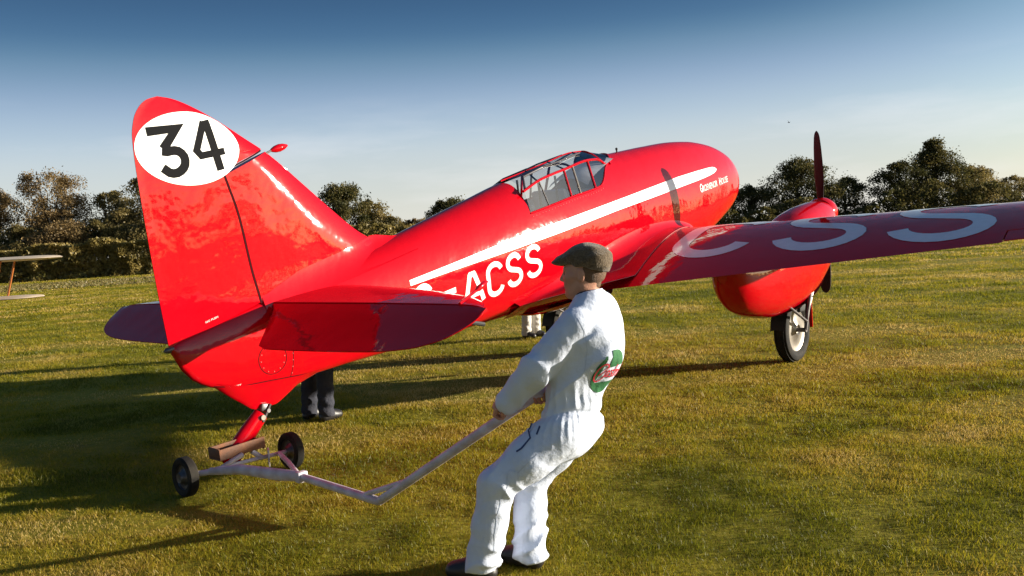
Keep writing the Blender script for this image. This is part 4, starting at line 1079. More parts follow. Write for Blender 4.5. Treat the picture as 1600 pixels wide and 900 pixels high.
def poly(X, Y, Z, pts, rad, k=.02, sidev=None, kf=1.0):
    o = None
    for i in range(len(pts)-1):
        c = cone(X, Y, Z, pts[i], pts[i+1], rad[i], rad[i+1], sidev, kf); o = c if o is None else smin(o, c, k)
    return o
def unit(v): v = np.array(v, float); return v/np.linalg.norm(v)

def head_and_face(X, Y, Z, c, fw, up=(0, 0, 1), s=1.0):
    """c: centre of the skull, fw: direction of the face"""
    fw = unit(fw); up = unit(np.array(up)-fw*np.dot(up, fw)); lf = np.cross(up, fw); R = np.stack([fw, lf, up], 1); c = np.array(c, float)
    P = lambda f, l, u: tuple(c+(fw*f+lf*l+up*u)*s)
    o = ellipsoid(X, Y, Z, P(-.012, 0, .022), (.098*s, .077*s, .098*s), R)
    o = smin(o, ellipsoid(X, Y, Z, P(.022, 0, -.035), (.072*s, .064*s, .085*s), R), .03)
    o = smin(o, cone(X, Y, Z, P(.045, 0, -.088), P(.072, 0, -.098), .034*s, .020*s), .03)          # chin
    for q in (-1, 1):
        o = smin(o, cone(X, Y, Z, P(-.005, q*.052, -.060), P(.05, q*.026, -.092), .022*s, .018*s), .025)   # jaw
        o = smin(o, cone(X, Y, Z, P(.056, q*.036, -.015), P(.03, q*.058, -.012), .018*s, .014*s), .02)     # cheek bone
        o = smin(o, cone(X, Y, Z, P(.076, q*.012, .028), P(.068, q*.042, .026), .011*s, .010*s), .014)     # brow
        e = ellipsoid(X, Y, Z, P(.074, q*.031, .008), (.014*s, .014*s, .011*s), R); o = smax(o, -e, .010)   # socket
        o = smin(o, ellipsoid(X, Y, Z, P(.066, q*.031, .008), (.012*s, .013*s, .011*s), R), .003)
        ear = smax(ellipsoid(X, Y, Z, P(-.014, q*.080, -.006), (.020*s, .009*s, .032*s), R), -ellipsoid(X, Y, Z, P(-.010, q*.089, -.002), (.010*s, .006*s, .019*s), R), .004)
        o = smin(o, ear, .006)
    o = smin(o, cone(X, Y, Z, P(.082, 0, .018), P(.106, 0, -.022), .008*s, .0115*s), .010)           # nose
    for q in (-1, 1): o = smin(o, ellipsoid(X, Y, Z, P(.096, q*.011, -.027), (.010*s, .008*s, .007*s), R), .006)
    o = smin(o, cone(X, Y, Z, P(.084, -.018, -.052), P(.084, .018, -.052), .0065*s, .0065*s), .008)   # lips
    o = smin(o, cone(X, Y, Z, P(.082, -.015, -.063), P(.082, .015, -.063), .0070*s, .0070*s), .008)
    o = smax(o, -ellipsoid(X, Y, Z, P(.094, 0, -.0575), (.010*s, .020*s, .0016*s), R), .002)
    return o, P
def hand(X, Y, Z, wrist, knuck, palm_n, curl, s=1.0, side=1, spread=.021):
    """wrist -> knuckle row; palm_n points out of the palm; curl (degrees) at each finger joint"""
    w = np.array(wrist, float); k = np.array(knuck, float); fd = unit(k-w); pn = unit(np.array(palm_n)-fd*np.dot(palm_n, fd)); ac = np.cross(fd, pn)*side
    o = cone(X, Y, Z, w, k-fd*.012, .024*s, .034*s, ac, .50)
    for i, (L, r) in enumerate(((.040, .0088), (.046, .0092), (.043, .0088), (.034, .0076))):
        p = k+ac*((1.5-i)*spread*s)-fd*.006; a = 0; pts = [p]
        for j in range(3):
            a += radians(curl[j]+3*i); p = p+(fd*cos(a)+pn*sin(a))*L*s*(1, .72, .55)[j]; pts.append(p)
        o = smin(o, poly(X, Y, Z, pts, [r*s*1.08, r*s, r*s*.92, r*s*.8], .003), .006)
    t0 = w+fd*.03+ac*(.026*s); t1 = t0+(fd*.018+ac*.020+pn*.012)*s; t2 = t1+(fd*.018+pn*.026-ac*.004)*s; t3 = t2+(pn*.018-ac*.014+fd*.004)*s
    return smin(o, poly(X, Y, Z, [t0, t1, t2, t3], [.014*s, .0115*s, .0105*s, .0085*s], .004), .010)
def creases(X, Y, Z, along, around, fa, fr, amp, seed=0, sharp=2.0):
    """cloth folds: ridged noise, dense along one coordinate and stretched round the other"""
    n = vnoise(along*fa+seed, around*fr+seed*1.7, Z*2+seed)+.45*vnoise(along*fa*2.1+seed, around*fr*1.8, Z*3+9)
    n = n/1.45; return amp*(1-np.abs(2*n-1)**(1/sharp)*1.0-.35)

# --- the man hauling the tow bar
man = thing('person', 'man in white overalls and brown tweed flat cap leaning back and hauling the tow bar', 'person', (.02, 4.22, 0))
MO = (.02, 4.22, 0)
FW = unit((-.73, .68, 0)); LF = np.array([-FW[1], FW[0], 0])       # facing left and away; his left side is towards the camera
pel = np.array([.235, 4.235, .690]); waist = np.array([.262, 4.225, .83]); chest = np.array([.345, 4.225, 1.065]); upb = np.array([.378, 4.235, 1.185]); nb = np.array([.366, 4.25, 1.275])
lhip, rhip = np.array([.175, 4.150, .678]), np.array([.248, 4.305, .675])
lkn, rkn = np.array([-.128, 4.115, .470]), np.array([.035, 4.36, .425])
lan, ran = np.array([-.222, 4.150, .085]), np.array([.005, 4.270, .085])
lsh, rsh = np.array([.285, 4.11, 1.195]), np.array([.44, 4.405, 1.18])
lel, rel = np.array([.085, 4.10, .995]), np.array([.27, 4.44, .965])
lwr, rwr = np.array([-.052, 4.205, .838]), np.array([.145, 4.315, .885])
def fold(q): return 2*np.abs(np.sin(q/2))**.75-1.15
def overalls(X, Y, Z):
    side_ = LF
    # torso, bloused above the waistband
    o = cone(X, Y, Z, waist+np.array([0, 0, .03]), chest, .158, .182, side_, .74)
    o = smin(o, cone(X, Y, Z, chest, upb, .182, .165, side_, .66), .05)
    o = smin(o, cone(X, Y, Z, upb+(0, 0, .0), nb-(0, 0, .02), .12, .070, side_, .78), .07)
    o = smin(o, cone(X, Y, Z, lsh+(.03, .04, .0), rsh-(.03, .04, 0), .070, .070), .06)
    o = smin(o, ellipsoid(X, Y, Z, chest-FW*.045+np.array([.01, 0, .01]), (.12, .15, .15)), .06)
    # seat and legs
    hips = cone(X, Y, Z, pel+np.array([.0, .0, .0]), waist-np.array([0, 0, .045]), .160, .140, side_, .80)
    hips = smin(hips, ellipsoid(X, Y, Z, pel-FW*.018+LF*.065+np.array([0, 0, .01]), (.108, .102, .105)), .05)
    hips = smin(hips, ellipsoid(X, Y, Z, pel-FW*.018-LF*.065+np.array([0, 0, .01]), (.108, .102, .105)), .05)
    L = poly(X, Y, Z, [lhip, lhip.lerp(lkn, .5) if hasattr(lhip, 'lerp') else (lhip+lkn)/2, lkn, (lkn+lan)/2, lan+np.array([0, 0, -.01])], [.118, .108, .088, .083, .088], .03)
    R = poly(X, Y, Z, [rhip, (rhip+rkn)/2, rkn, (rkn+ran)/2, ran+np.array([0, 0, -.01])], [.115, .104, .086, .082, .086], .03)
    legs = smin(L, R, .012)
    legs = smin(legs, hips, .045)
    legs = smax(legs, -(Z-.045), .012)
    # elastic waist: a pinch between blouse and seat
    body = smin(o, legs, .022)
    # arms
    A = poly(X, Y, Z, [lsh, lel, lwr], [.084, .078, .064], .03); B = poly(X, Y, Z, [rsh, rel, rwr], [.084, .078, .060], .03)
    # --- folds
    sx_ = X*LF[0]+Y*LF[1]; fx_ = X*FW[0]+Y*FW[1]
    ang = np.arctan2(sx_-(pel@LF), -(fx_-(pel@FW)))
    wz = .770+.02*np.sin(ang*2)
    pleat = np.exp(-((Z-wz+.035)/.075)**2); body = body+pleat*.0045*fold(ang*38+7*vnoise(X*9, Y*9, Z*5))*(.3+1.2*vnoise(X*13+5, Y*13, Z*5))*np.clip((wz+.02-Z)/.03, 0, 1)
    body = body+.013*np.exp(-((Z-wz)/.014)**2)
    pl2 = np.exp(-((Z-wz-.06)/.06)**2); body = body+pl2*.005*fold(ang*21+8*vnoise(X*7+3, Y*7, Z*4))*np.clip((Z-wz)/.03, 0, 1)
    # drag folds from the left armpit down to the waist
    d = (Z-1.02)+.9*(fx_-(chest@FW)); tors = np.clip((Z-.80)/.06, 0, 1)*np.clip((1.17-Z)/.08, 0, 1)*np.clip((sx_-(chest@LF)-.0)/.08, 0, 1)
    body = body+tors*.012*fold(d*40+7*vnoise(X*6, Y*6, Z*6)+1)*vnoise(X*8, Y*8+4, Z*8)*1.3
    body = body+creases(X, Y, Z, Z+.5*fx_, sx_, 9, 5, .006, 3)*np.clip((Z-.82)/.05, 0, 1)
    # crumples at the back of the knees and over the boots, long folds on the thighs
    for kn, an, hp, sd in ((lkn, lan, lhip, 1), (rkn, ran, rhip, 7)):
        near = np.clip(1-np.abs(sx_-((kn+an)@LF/2))/.16, 0, 1)**.5
        wob = 2.6*vnoise(X*8+sd, Y*8, Z*6)
        low = np.clip((.30-Z)/.14, 0, 1); body = body+near*low*.0125*fold(Z*62+fx_*34+5*wob+sd)*(.1+1.2*vnoise(X*9+sd, Y*9, Z*14))
        mid_ = np.exp(-((Z-.40)/.09)**2)*np.clip(-(fx_-(kn@FW))/.05, 0, 1); body = body+near*mid_*.012*fold(Z*56-fx_*44+5*wob)*(.2+vnoise(X*9+sd, Y*9, Z*12))
    th = np.clip((Z-.44)/.1, 0, 1)*np.clip((.74-Z)/.1, 0, 1); dd = Z*.85+fx_*.60
    body = body+th*.005*fold(dd*44+9*vnoise(X*5, Y*5, Z*5))*vnoise(X*7, Y*7+2, Z*7)*1.6
    body = body+creases(X, Y, Z, dd, sx_, 10, 4, .008, 11)*np.clip((.78-Z)/.05, 0, 1)
    for (p0, p1, p2, sd) in ((lsh, lel, lwr, 2), (rsh, rel, rwr, 5)):
        pass
    def sleeve(Q, p0, p1, p2, sd):
        u = unit(p2-p0); t = (X-p0[0])*u[0]+(Y-p0[1])*u[1]+(Z-p0[2])*u[2]; w = (X-p0[0])*LF[0]+(Y-p0[1])*LF[1]
        e = np.exp(-((t-np.linalg.norm(p1-p0))/.09)**2); c = np.exp(-((t-np.linalg.norm(p2-p0)+.03)/.05)**2)
        Q = Q+(.0060*e+.005*c+.0015)*fold(t*48+w*40+9*vnoise(X*6+sd, Y*6, Z*6))*(.1+1.3*vnoise(X*9+sd, Y*9, Z*9))
        return Q+creases(X, Y, Z, t, w, 8, 5, .004, sd)
    A = sleeve(A, lsh, lel, lwr, 2); B = sleeve(B, rsh, rel, rwr, 5)
    # shoulder seam
    body = smin(body, A, .014); body = smin(body, B, .014)
    # open the neck
    body = smax(body, -cone(X, Y, Z, nb-(0, 0, .01), nb+np.array([-.02, .01, .10]), .062, .066), .006)
    return body
ov = sdf_mesh('overalls', overalls, (-.42, 3.85, .02), (.66, 4.66, 1.36), .0068, COTTON, man, MO)
def collar(X, Y, Z):
    c = nb+np.array([-.006, .003, .026]); up_ = unit((-.12, .05, 1)); px, py, pz = X-c[0], Y-c[1], Z-c[2]; t = px*up_[0]+py*up_[1]+pz*up_[2]
    sx_ = px*LF[0]+py*LF[1]; fx_ = px*FW[0]+py*FW[1]+.12*t; r = np.sqrt((sx_/1.0)**2+(fx_/.95)**2)
    ring_ = np.abs(r-(.074-.20*(t-.0)))-.0045
    return smax(ring_, np.abs(t-.004+.10*fx_)-.030, .003)
sdf_mesh('collar', collar, (.24, 4.12, 1.20), (.50, 4.38, 1.37), .0042, COTTON, man, MO)
def shirt(X, Y, Z):
    c = nb+np.array([-.010, .005, .052]); px, py, pz = X-c[0], Y-c[1], Z-c[2]; r = np.sqrt((px*LF[0]+py*LF[1])**2+((px*FW[0]+py*FW[1])/.95)**2)
    return smax(np.abs(r-.063)-.005, np.abs(pz+.10*(px*FW[0]+py*FW[1]))-.016, .003)
sdf_mesh('shirt_collar', shirt, (.24, 4.12, 1.25), (.48, 4.36, 1.38), .004, NAVY, man, MO)
HC = np.array([.342, 4.262, 1.425]); HF = unit((-.93, .36, -.02))
def man_skin(X, Y, Z):
    o, P = head_and_face(X, Y, Z, HC, HF)
    return smin(o, cone(X, Y, Z, nb+np.array([.0, 0, -.06]), HC+np.array([.012, -.004, -.045]), .060, .056), .03)
body = sdf_mesh('body', man_skin, (.19, 4.10, 1.19), (.50, 4.42, 1.56), .0042, SKIN, man, MO)
bdir = unit(np.array(bd))
def lhand(X, Y, Z): return hand(X, Y, Z, lwr+np.array([.012, -.01, .012]), lwr+np.array([-.058, .020, -.018]), unit((.15, .55, -.8)), (38, 62, 48), 1.0, 1)
def rhand(X, Y, Z): return hand(X, Y, Z, rwr+np.array([.012, .01, .012]), rwr+np.array([-.042, -.055, -.012]), unit((-.2, .1, -.9)), (38, 62, 48), 1.0, -1)
for fn, c in ((lhand, lwr), (rhand, rwr)):
    lo = c-.14; hi = c+.14; sdf_mesh('hand', fn, tuple(lo), tuple(hi), .0032, SKIN, body, MO)
def hair(X, Y, Z):
    R = np.stack([HF, np.cross((0, 0, 1), HF), (0, 0, 1)], 1); lf = np.cross((0, 0, 1), HF)
    o = ellipsoid(X, Y, Z, HC+HF*-.014+np.array([0, 0, .018]), (.1025, .0815, .101), R)
    px, py, pz = X-HC[0], Y-HC[1], Z-HC[2]; f = px*HF[0]+py*HF[1]
    cut = smax(f*1.0-.0+pz*.22+.018, -(pz+.058+f*.20), .006)           # behind the ears, above the nape
    o = smax(o, cut, .006)
    n = cone(X, Y, Z, HC-HF*.052+np.array([0, 0, -.01]), HC-HF*.046+np.array([0, 0, -.050]), .048, .040)
    n = smax(n, -(pz+.078), .006); n = smax(n, f+.030, .006)
    return smin(o, n, .01)+.0012*np.sin(X*900)*np.sin(Y*870)*np.sin(Z*300)
sdf_mesh('hair', hair, (.19, 4.10, 1.28), (.50, 4.42, 1.56), .0042, HAIR, body, MO)
def flatcap(X, Y, Z):
    up_ = unit((.10, -.03, 1)); fw = unit(HF-up_*HF.dot(up_)); lf = np.cross(up_, fw); R = np.stack([fw, lf, up_], 1)
    P = lambda f, l, u: HC+fw*f+lf*l+up_*u
    o = ellipsoid(X, Y, Z, P(-.026, 0, .070), (.112, .096, .076), R)
    o = smin(o, ellipsoid(X, Y, Z, P(-.072, 0, .058), (.060, .082, .070), R), .03)
    o = smin(o, ellipsoid(X, Y, Z, P(.058, 0, .058), (.085, .078, .032), R), .03)
    o = smax(o, -ellipsoid(X, Y, Z, P(-.010, 0, .005), (.106, .084, .080), R), .006)
    px, py, pz = X-HC[0], Y-HC[1], Z-HC[2]; u = px*up_[0]+py*up_[1]+pz*up_[2]; f = px*fw[0]+py*fw[1]+pz*fw[2]
    o = smax(o, -(u-.030-.14*np.clip(f, -.1, .1)), .010)
    pk = ellipsoid(X, Y, Z, P(.090, 0, .046), (.068, .070, .016), R); pk = smax(pk, -(f-.055), .006)
    o = smin(o, pk, .008)
    l = px*lf[0]+py*lf[1]
    return o+.0022*np.sin(u*70+f*40+5*vnoise(X*18, Y*18, Z*18))-.0016*np.exp(-(l/.006)**2)
sdf_mesh('flat_cap', flatcap, (.14, 4.08, 1.38), (.54, 4.46, 1.60), .0042, TWEED, man, MO)
def boot(an, fw, ln=.25):
    fw = unit(fw)
    def f(X, Y, Z):
        o = cone(X, Y, Z, (an[0], an[1], .13), (an[0], an[1], .07), .042, .050)
        heel = np.array([an[0], an[1], .045])-fw*.03; toe = np.array([an[0], an[1], .042])+fw*(ln-.11)
        o = smin(o, cone(X, Y, Z, heel, toe, .047, .048, np.cross((0, 0, 1), fw), .9), .03)
        o = smin(o, cone(X, Y, Z, np.array([an[0], an[1], .095]), toe-fw*.04+np.array([0, 0, .01]), .046, .042), .03)
        return smax(o, -(Z-.003), .004)
    return f
for an, fw in ((lan+np.array([-.005, 0, 0]), (-.93, .35, 0)), (ran, (-.75, .66, 0))):
    sdf_mesh('boot', boot(an, fw), (an[0]-.26, an[1]-.14, -.01), (an[0]+.12, an[1]+.24, .20), .006, LEATHER, man, MO)

# chest-back emblem, projected on to the cloth
me = ov.data; bvh = BVHTree.FromPolygons([v.co+Vector(MO) for v in me.vertices], [tuple(p.vertices) for p in me.polygons])
LC = Vector((.428, 4.110, .968)); LN = Vector((-.62, .785, .04)).normalized()    # into the back
LU = Vector((.10, .0, 1)); LU = (LU-LN*LU.dot(LN)).normalized(); LR = LN.cross(LU)
def onback(u, v, off=.0028):
    p = LC+LR*u+LU*v; h = bvh.ray_cast(p-LN*.4, LN)
    q = h[0] if h[0] is not None else p
    return tuple(q-LN*off-Vector(MO))
RX, RY = .086, .108
def ringpart(a0, a1, r0, r1, name='emblem_ring', m=None, clip=None):
    V, Fq = grid(int(abs(a1-a0)/6)+2, 6, lambda u, v: (lambda a, r: onback(RX*r*cos(a), RY*r*sin(a)))(radians(a0+(a1-a0)*u), r0+(r1-r0)*v))
    mesh(name, V, Fq, m or LOGOGREEN, ov, smooth=True)
emb = bpy.data.objects.new('emblem', None)
def segm(f, name='emblem_green', n=20, k=8):
    V, Fq = grid(n, k, f); mesh(name, V, Fq, LOGOGREEN, ov, smooth=True)
# upper and lower green segments left and right of a slanting white band, as a green disc cut by it
def chord(a, s0): return 0
segm(lambda u, v: (lambda x: onback(x*RX, RY*((.22+.10*x)+(sqrt(max(0, 1-x*x))-(.22+.10*x))*v)))(-.30+1.22*u))
segm(lambda u, v: (lambda x: onback(x*RX, -RY*(.48-.06*x+(sqrt(max(0, 1-x*x))-(.48-.06*x))*v)))(-.80+1.62*u))
segm(lambda u, v: (lambda y: onback(-RX*(.62+(sqrt(max(0, 1-y*y))-.62)*v), RY*y))(-.70+1.42*u))
SCRIPT = [
 [(-.46+.0, -.10)]+[(-.40+.24*cos(radians(a)), .02+.36*sin(radians(a))) for a in range(40, 330, 24)],
 [(-.06, .06), (-.14, .12), (-.22, .02), (-.20, -.14), (-.10, -.12), (-.04, .10), (-.04, -.16)],
 [(.16, .10), (.08, .12), (.06, .02), (.15, -.04), (.13, -.16), (.03, -.14)],
 [(.26, .34), (.25, -.12), (.32, -.16)], [(.18, .12), (.34, .12)],
 [(.40, .12), (.40, -.16)], [(.40, .02), (.46, .12), (.52, .10)],
 arc(.64, -.02, .08, .13, 90, 450, 12),
 [(.80, .36), (.80, -.16)],
]
V, Fq = ribbons([[(p[0]*.118, p[1]*.125-.008) for p in s] for s in SCRIPT], .0075, lambda u, v: onback(u, v, .0036), .01, 2)
mesh('emblem_script', V, Fq, LOGORED, ov, smooth=False)
GREYINK = mat('grey_print', (.30, .33, .34), rough=.8)
# pocket slits, breast tab and side seam
MO_V = Vector(MO)
def onside(x, z, off=.003):
    p = Vector((x, 2.5, z)); h = bvh.ray_cast(p, Vector((0, 1, 0)))
    q = h[0] if h[0] is not None else Vector((x, 4.1, z)); return tuple(q-Vector((0, off, 0))-MO_V)
POCK = mat('dark_blue_piping', (.05, .07, .16), rough=.8)  # dark blue for the lines along the pocket openings
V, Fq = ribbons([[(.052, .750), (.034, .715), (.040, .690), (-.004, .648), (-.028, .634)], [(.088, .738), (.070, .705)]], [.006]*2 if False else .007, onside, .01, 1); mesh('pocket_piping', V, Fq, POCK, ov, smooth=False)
SEAMT = mat('seam_thread', (.55, .60, .71), rough=.9)
V, Fq = ribbons([[(.292, 1.235), (.318, 1.17), (.325, 1.08), (.308, .985)]], .0045, lambda x, z: onside(x, z, .0015), .012, 1); mesh('stitched_seam', V, Fq, SEAMT, ov, smooth=False)
V, Fq = ribbons([[(.10, .64), (.02, .585), (-.05, .52), (-.10, .44), (-.13, .35), (-.15, .25), (-.16, .16)]], .0045, lambda x, z: onside(x, z, .0015), .012, 1); mesh('stitched_seam', V, Fq, SEAMT, ov, smooth=False)
V, Fq = grid(5, 6, lambda u, v: onside(-.078+.040*u+.01*v, .500+.055*v-.012*u, .004)); mesh('pocket_tab', V, Fq, COTTON, ov)

# --- two more people, mostly hidden behind the fuselage
def standing_person(label, loc, fw, stance, cloth_top, cloth_leg, seed, h=1.0, hair_m=HAIR, lean=0.0, step=.0):
    fw = unit((*fw, 0)); lf = np.array([-fw[1], fw[0], 0]); root = thing('person', label, 'person', loc); O = (0, 0, 0)
    up_ = np.array([0, 0, 1.0]); P = lambda f, l, u: fw*f+lf*l+up_*u*h
    la, ra = P(.5*step, stance/2, .08), P(-.5*step, -stance/2, .08); lk, rk = P(.25*step+.03, stance/2-.01, .50), P(-.2*step+.03, -stance/2+.01, .50)
    pl, ch, nk, hd = P(lean*.1, 0, .93), P(lean*.6, 0, 1.30), P(lean, 0, 1.47), P(lean*1.1, 0, 1.62)
    def trousers(X, Y, Z):
        L = poly(X, Y, Z, [P(0, .09, .90), lk, la-up_*.02], [.092, .078, .074], .03); R = poly(X, Y, Z, [P(0, -.09, .90), rk, ra-up_*.02], [.092, .078, .074], .03)
        o = smin(smin(L, R, .01), cone(X, Y, Z, pl-up_*.02, pl+up_*.08, .15, .14, lf, .75), .04); o = smax(o, -(Z-.045), .01); o = smax(o, Z-1.04*h, .01)
        wob = 5*vnoise(X*7+seed, Y*7, Z*6); low = np.clip((.42-Z)/.3, 0, 1)
        return o+(.001+.006*low)*np.sin(Z*58+X*20+wob)*vnoise(X*9+seed, Y*9, Z*9)*1.5
    sdf_mesh('trousers', trousers, tuple(np.array([-.42, -.42, 0])), (.42, .42, 1.1), .010, cloth_leg, root, O)
    ls, rs = P(lean*.9, .19, 1.42), P(lean*.9, -.19, 1.42); le, re = P(lean*.9+.02, .24, 1.14), P(lean*.9+.02, -.24, 1.14); lw, rw = P(lean+.14, .20, .93), P(lean+.14, -.20, .93)
    def top(X, Y, Z):
        o = cone(X, Y, Z, pl+up_*.06, ch, .145, .165, lf, .68); o = smin(o, cone(X, Y, Z, ch, nk-up_*.04, .165, .07, lf, .66), .05); o = smin(o, cone(X, Y, Z, ls, rs, .07, .07), .05)
        for a, b, c in ((ls, le, lw), (rs, re, rw)): o = smin(o, poly(X, Y, Z, [a, b, c], [.066, .055, .042], .03), .02)
        return o+.005*np.sin(Z*40+X*16+5*vnoise(X*7+seed, Y*7, Z*6))
    sdf_mesh('jacket', top, (-.45, -.45, .82), (.45, .45, 1.56), .011, cloth_top, root, O)
    def skin(X, Y, Z):
        o, _ = head_and_face(X, Y, Z, hd, fw); return smin(o, cone(X, Y, Z, nk-up_*.03, hd-up_*.06, .055, .05), .03)
    b = sdf_mesh('body', skin, tuple(hd-np.array([.2, .2, .22])), tuple(hd+np.array([.2, .2, .16])), .008, SKIN, root, O)
    def hr(X, Y, Z):
        R = np.stack([fw, lf, up_], 1); o = ellipsoid(X, Y, Z, hd-fw*.014+up_*.022, (.104, .083, .102), R); f = (X-hd[0])*fw[0]+(Y-hd[1])*fw[1]; return smax(o, np.minimum(f*1.2-.0, 1)-.9*(Z-hd[2])+.015, .01)
    sdf_mesh('hair', hr, tuple(hd-np.array([.18, .18, .18])), tuple(hd+np.array([.18, .18, .18])), .009, hair_m, b, O)
    for w, s_ in ((lw, 1), (rw, -1)):
        c = w; sdf_mesh('hand', lambda X, Y, Z, w=w, s_=s_: hand(X, Y, Z, w-up_*.01, w-up_*.085+fw*.02, -lf*s_, (14, 22, 18), 1.0, s_), tuple(c-np.array([.12, .12, .24])), tuple(c+np.array([.12, .12, .06])), .0048, SKIN, b, O)
    for an in (la, ra): sdf_mesh('shoe', boot(an, fw), tuple(np.array([an[0]-.26, an[1]-.26, -.01])), tuple(np.array([an[0]+.26, an[1]+.26, .20])), .009, LEATHER, root, O)
    return root
standing_person('man in dark trousers and black shoes standing in shadow behind the red tail', (-1.91, 8.36, 0), (.6, .8), .24, NAVY, DENIM, 3)
standing_person('helper in cream overalls standing beyond the belly of the red aeroplane', (.26, 14.05, 0), (.75, -.66), .24, COTTON2, COTTON2, 8, lean=.05)

# ------------------------------------------------------------------ the pale biplane at the left edge
BY = 27.0
bip = thing('biplane', 'cream fabric-covered biplane with orange struts parked at the left edge of the field', 'aeroplane', (-19.4, BY, 0))
def slab(name, x0, x1, y0, c0, c1, z0, z1, th, parent, m):
    def f(s, u, v):
        x = x0+(x1-x0)*u; tip = sqrt(max(0, 1-max(0, (u-.80)/.20)**2.4)) ; c = (c0+(c1-c0)*u)*max(.04, tip); yy = y0+(v-.5)*c; t = foil(1-v, .11)*c*th; return (x, yy, z0+(z1-z0)*u+s*t+.04*c*4*v*(1-v)*.5)
    mb = MB()
    for s, fl in ((1, False), (-1, True)):
        V, Fq = grid(30, 14, lambda u, v, s=s: f(s, u, v), fl); mb.add(V, Fq)
    o = mesh(name, mb.v, mb.f, m, parent); weld(o, 1e-4); return o
# wings of the right half and the left half
slab('upper_wing', 0, 5.9, 0, 1.35, 1.30, 1.86, 1.85, .95, bip, BIPLANE); slab('upper_wing', 0, -5.9, 0, 1.35, 1.30, 1.86, 1.90, .95, bip, BIPLANE)
slab('lower_wing', 0, 5.10, .25, 1.30, 1.25, .62, .69, .9, bip, BIPLANE); slab('lower_wing', 0, -5.10, .25, 1.30, 1.25, .62, .70, .9, bip, BIPLANE)
for sx_, px in ((1, 4.20), (1, 2.0), (-1, 4.2), (-1, 2.0)):
    for dy in (-.35, .40):
        mb = MB(); mb.tube([(sx_*px-.36, .1+dy, .70), (sx_*px+.02, dy, 1.83)], .032, 10, flat=.5); mb.build('interplane_strut', ORANGEWOOD, bip)
mb = MB(); mb.tube([(0, -2.3, 1.10), (0, -1.6, 1.12), (0, 0, 1.15), (0, 1.6, 1.15), (0, 4.2, 1.25)], [.22, .40, .45, .38, .08], 18); mb.build('fuselage', BIPLANE, bip)
mb = MB(); mb.box((0, 4.0, 1.35), (2.2, .6, .05), None, .02); mb.build('tailplane', BIPLANE, bip)
mb = MB(); mb.box((0, 4.2, 1.65), (.05, .6, .7), None, .02); mb.build('fin', BIPLANE, bip)
for q in (-.75, .75):
    mb = MB(); mb.lathe([(-.06, .24), (-.05, .30), (.05, .30), (.06, .24)], (q, -.9, .30), (1, 0, 0), 24); mb.build('wheel', RUBBER, bip)
    mb = MB(); mb.tube([(q*.95, -.9, .3), (q*.4, -.5, .85)], .025, 8); mb.tube([(q*.95, -.9, .3), (q*.4, -1.2, .85)], .025, 8); mb.build('undercarriage_leg', ORANGEWOOD, bip)
for q in (-.3, .3):
    mb = MB(); mb.tube([(q, -.1, 1.45), (q*1.4, -.1, 1.85)], .02, 8); mb.build('cabane_strut', ORANGEWOOD, bip)
mb = MB(); mb.box((0, -2.36, 1.10), (.09, .04, 1.7), Euler((0, .5, 0)).to_matrix(), .015); mb.build('propeller', ORANGEWOOD, bip)

# ------------------------------------------------------------------ a far bird
mb = MB()
for s in (-1, 1):
    V, Fq = grid(6, 3, lambda u, v: (s*.26*u, (v-.5)*(.10*(1-.75*u)), (.30 if s < 0 else .22)*u*.8+.012*(1-u)*sin(pi*v))); mb.add(V, Fq); mb.add([(a, b, c-.01) for a, b, c in V], [f[::-1] for f in Fq])
mb.tube([(0, -.22, -.02), (0, 0, 0), (0, .24, 0)], [.02, .06, .02], 8)
bird = mb.build('bird', FRAMEDARK); bird.location = (19.16*1.25, 75, 7.996*1.25-1.625*.25); bird.scale = (.62, .62, .62); bird.rotation_euler = (.1, .25, .4)
tag(bird, 'tiny dark bird with raised wings high in the blue sky', 'bird')

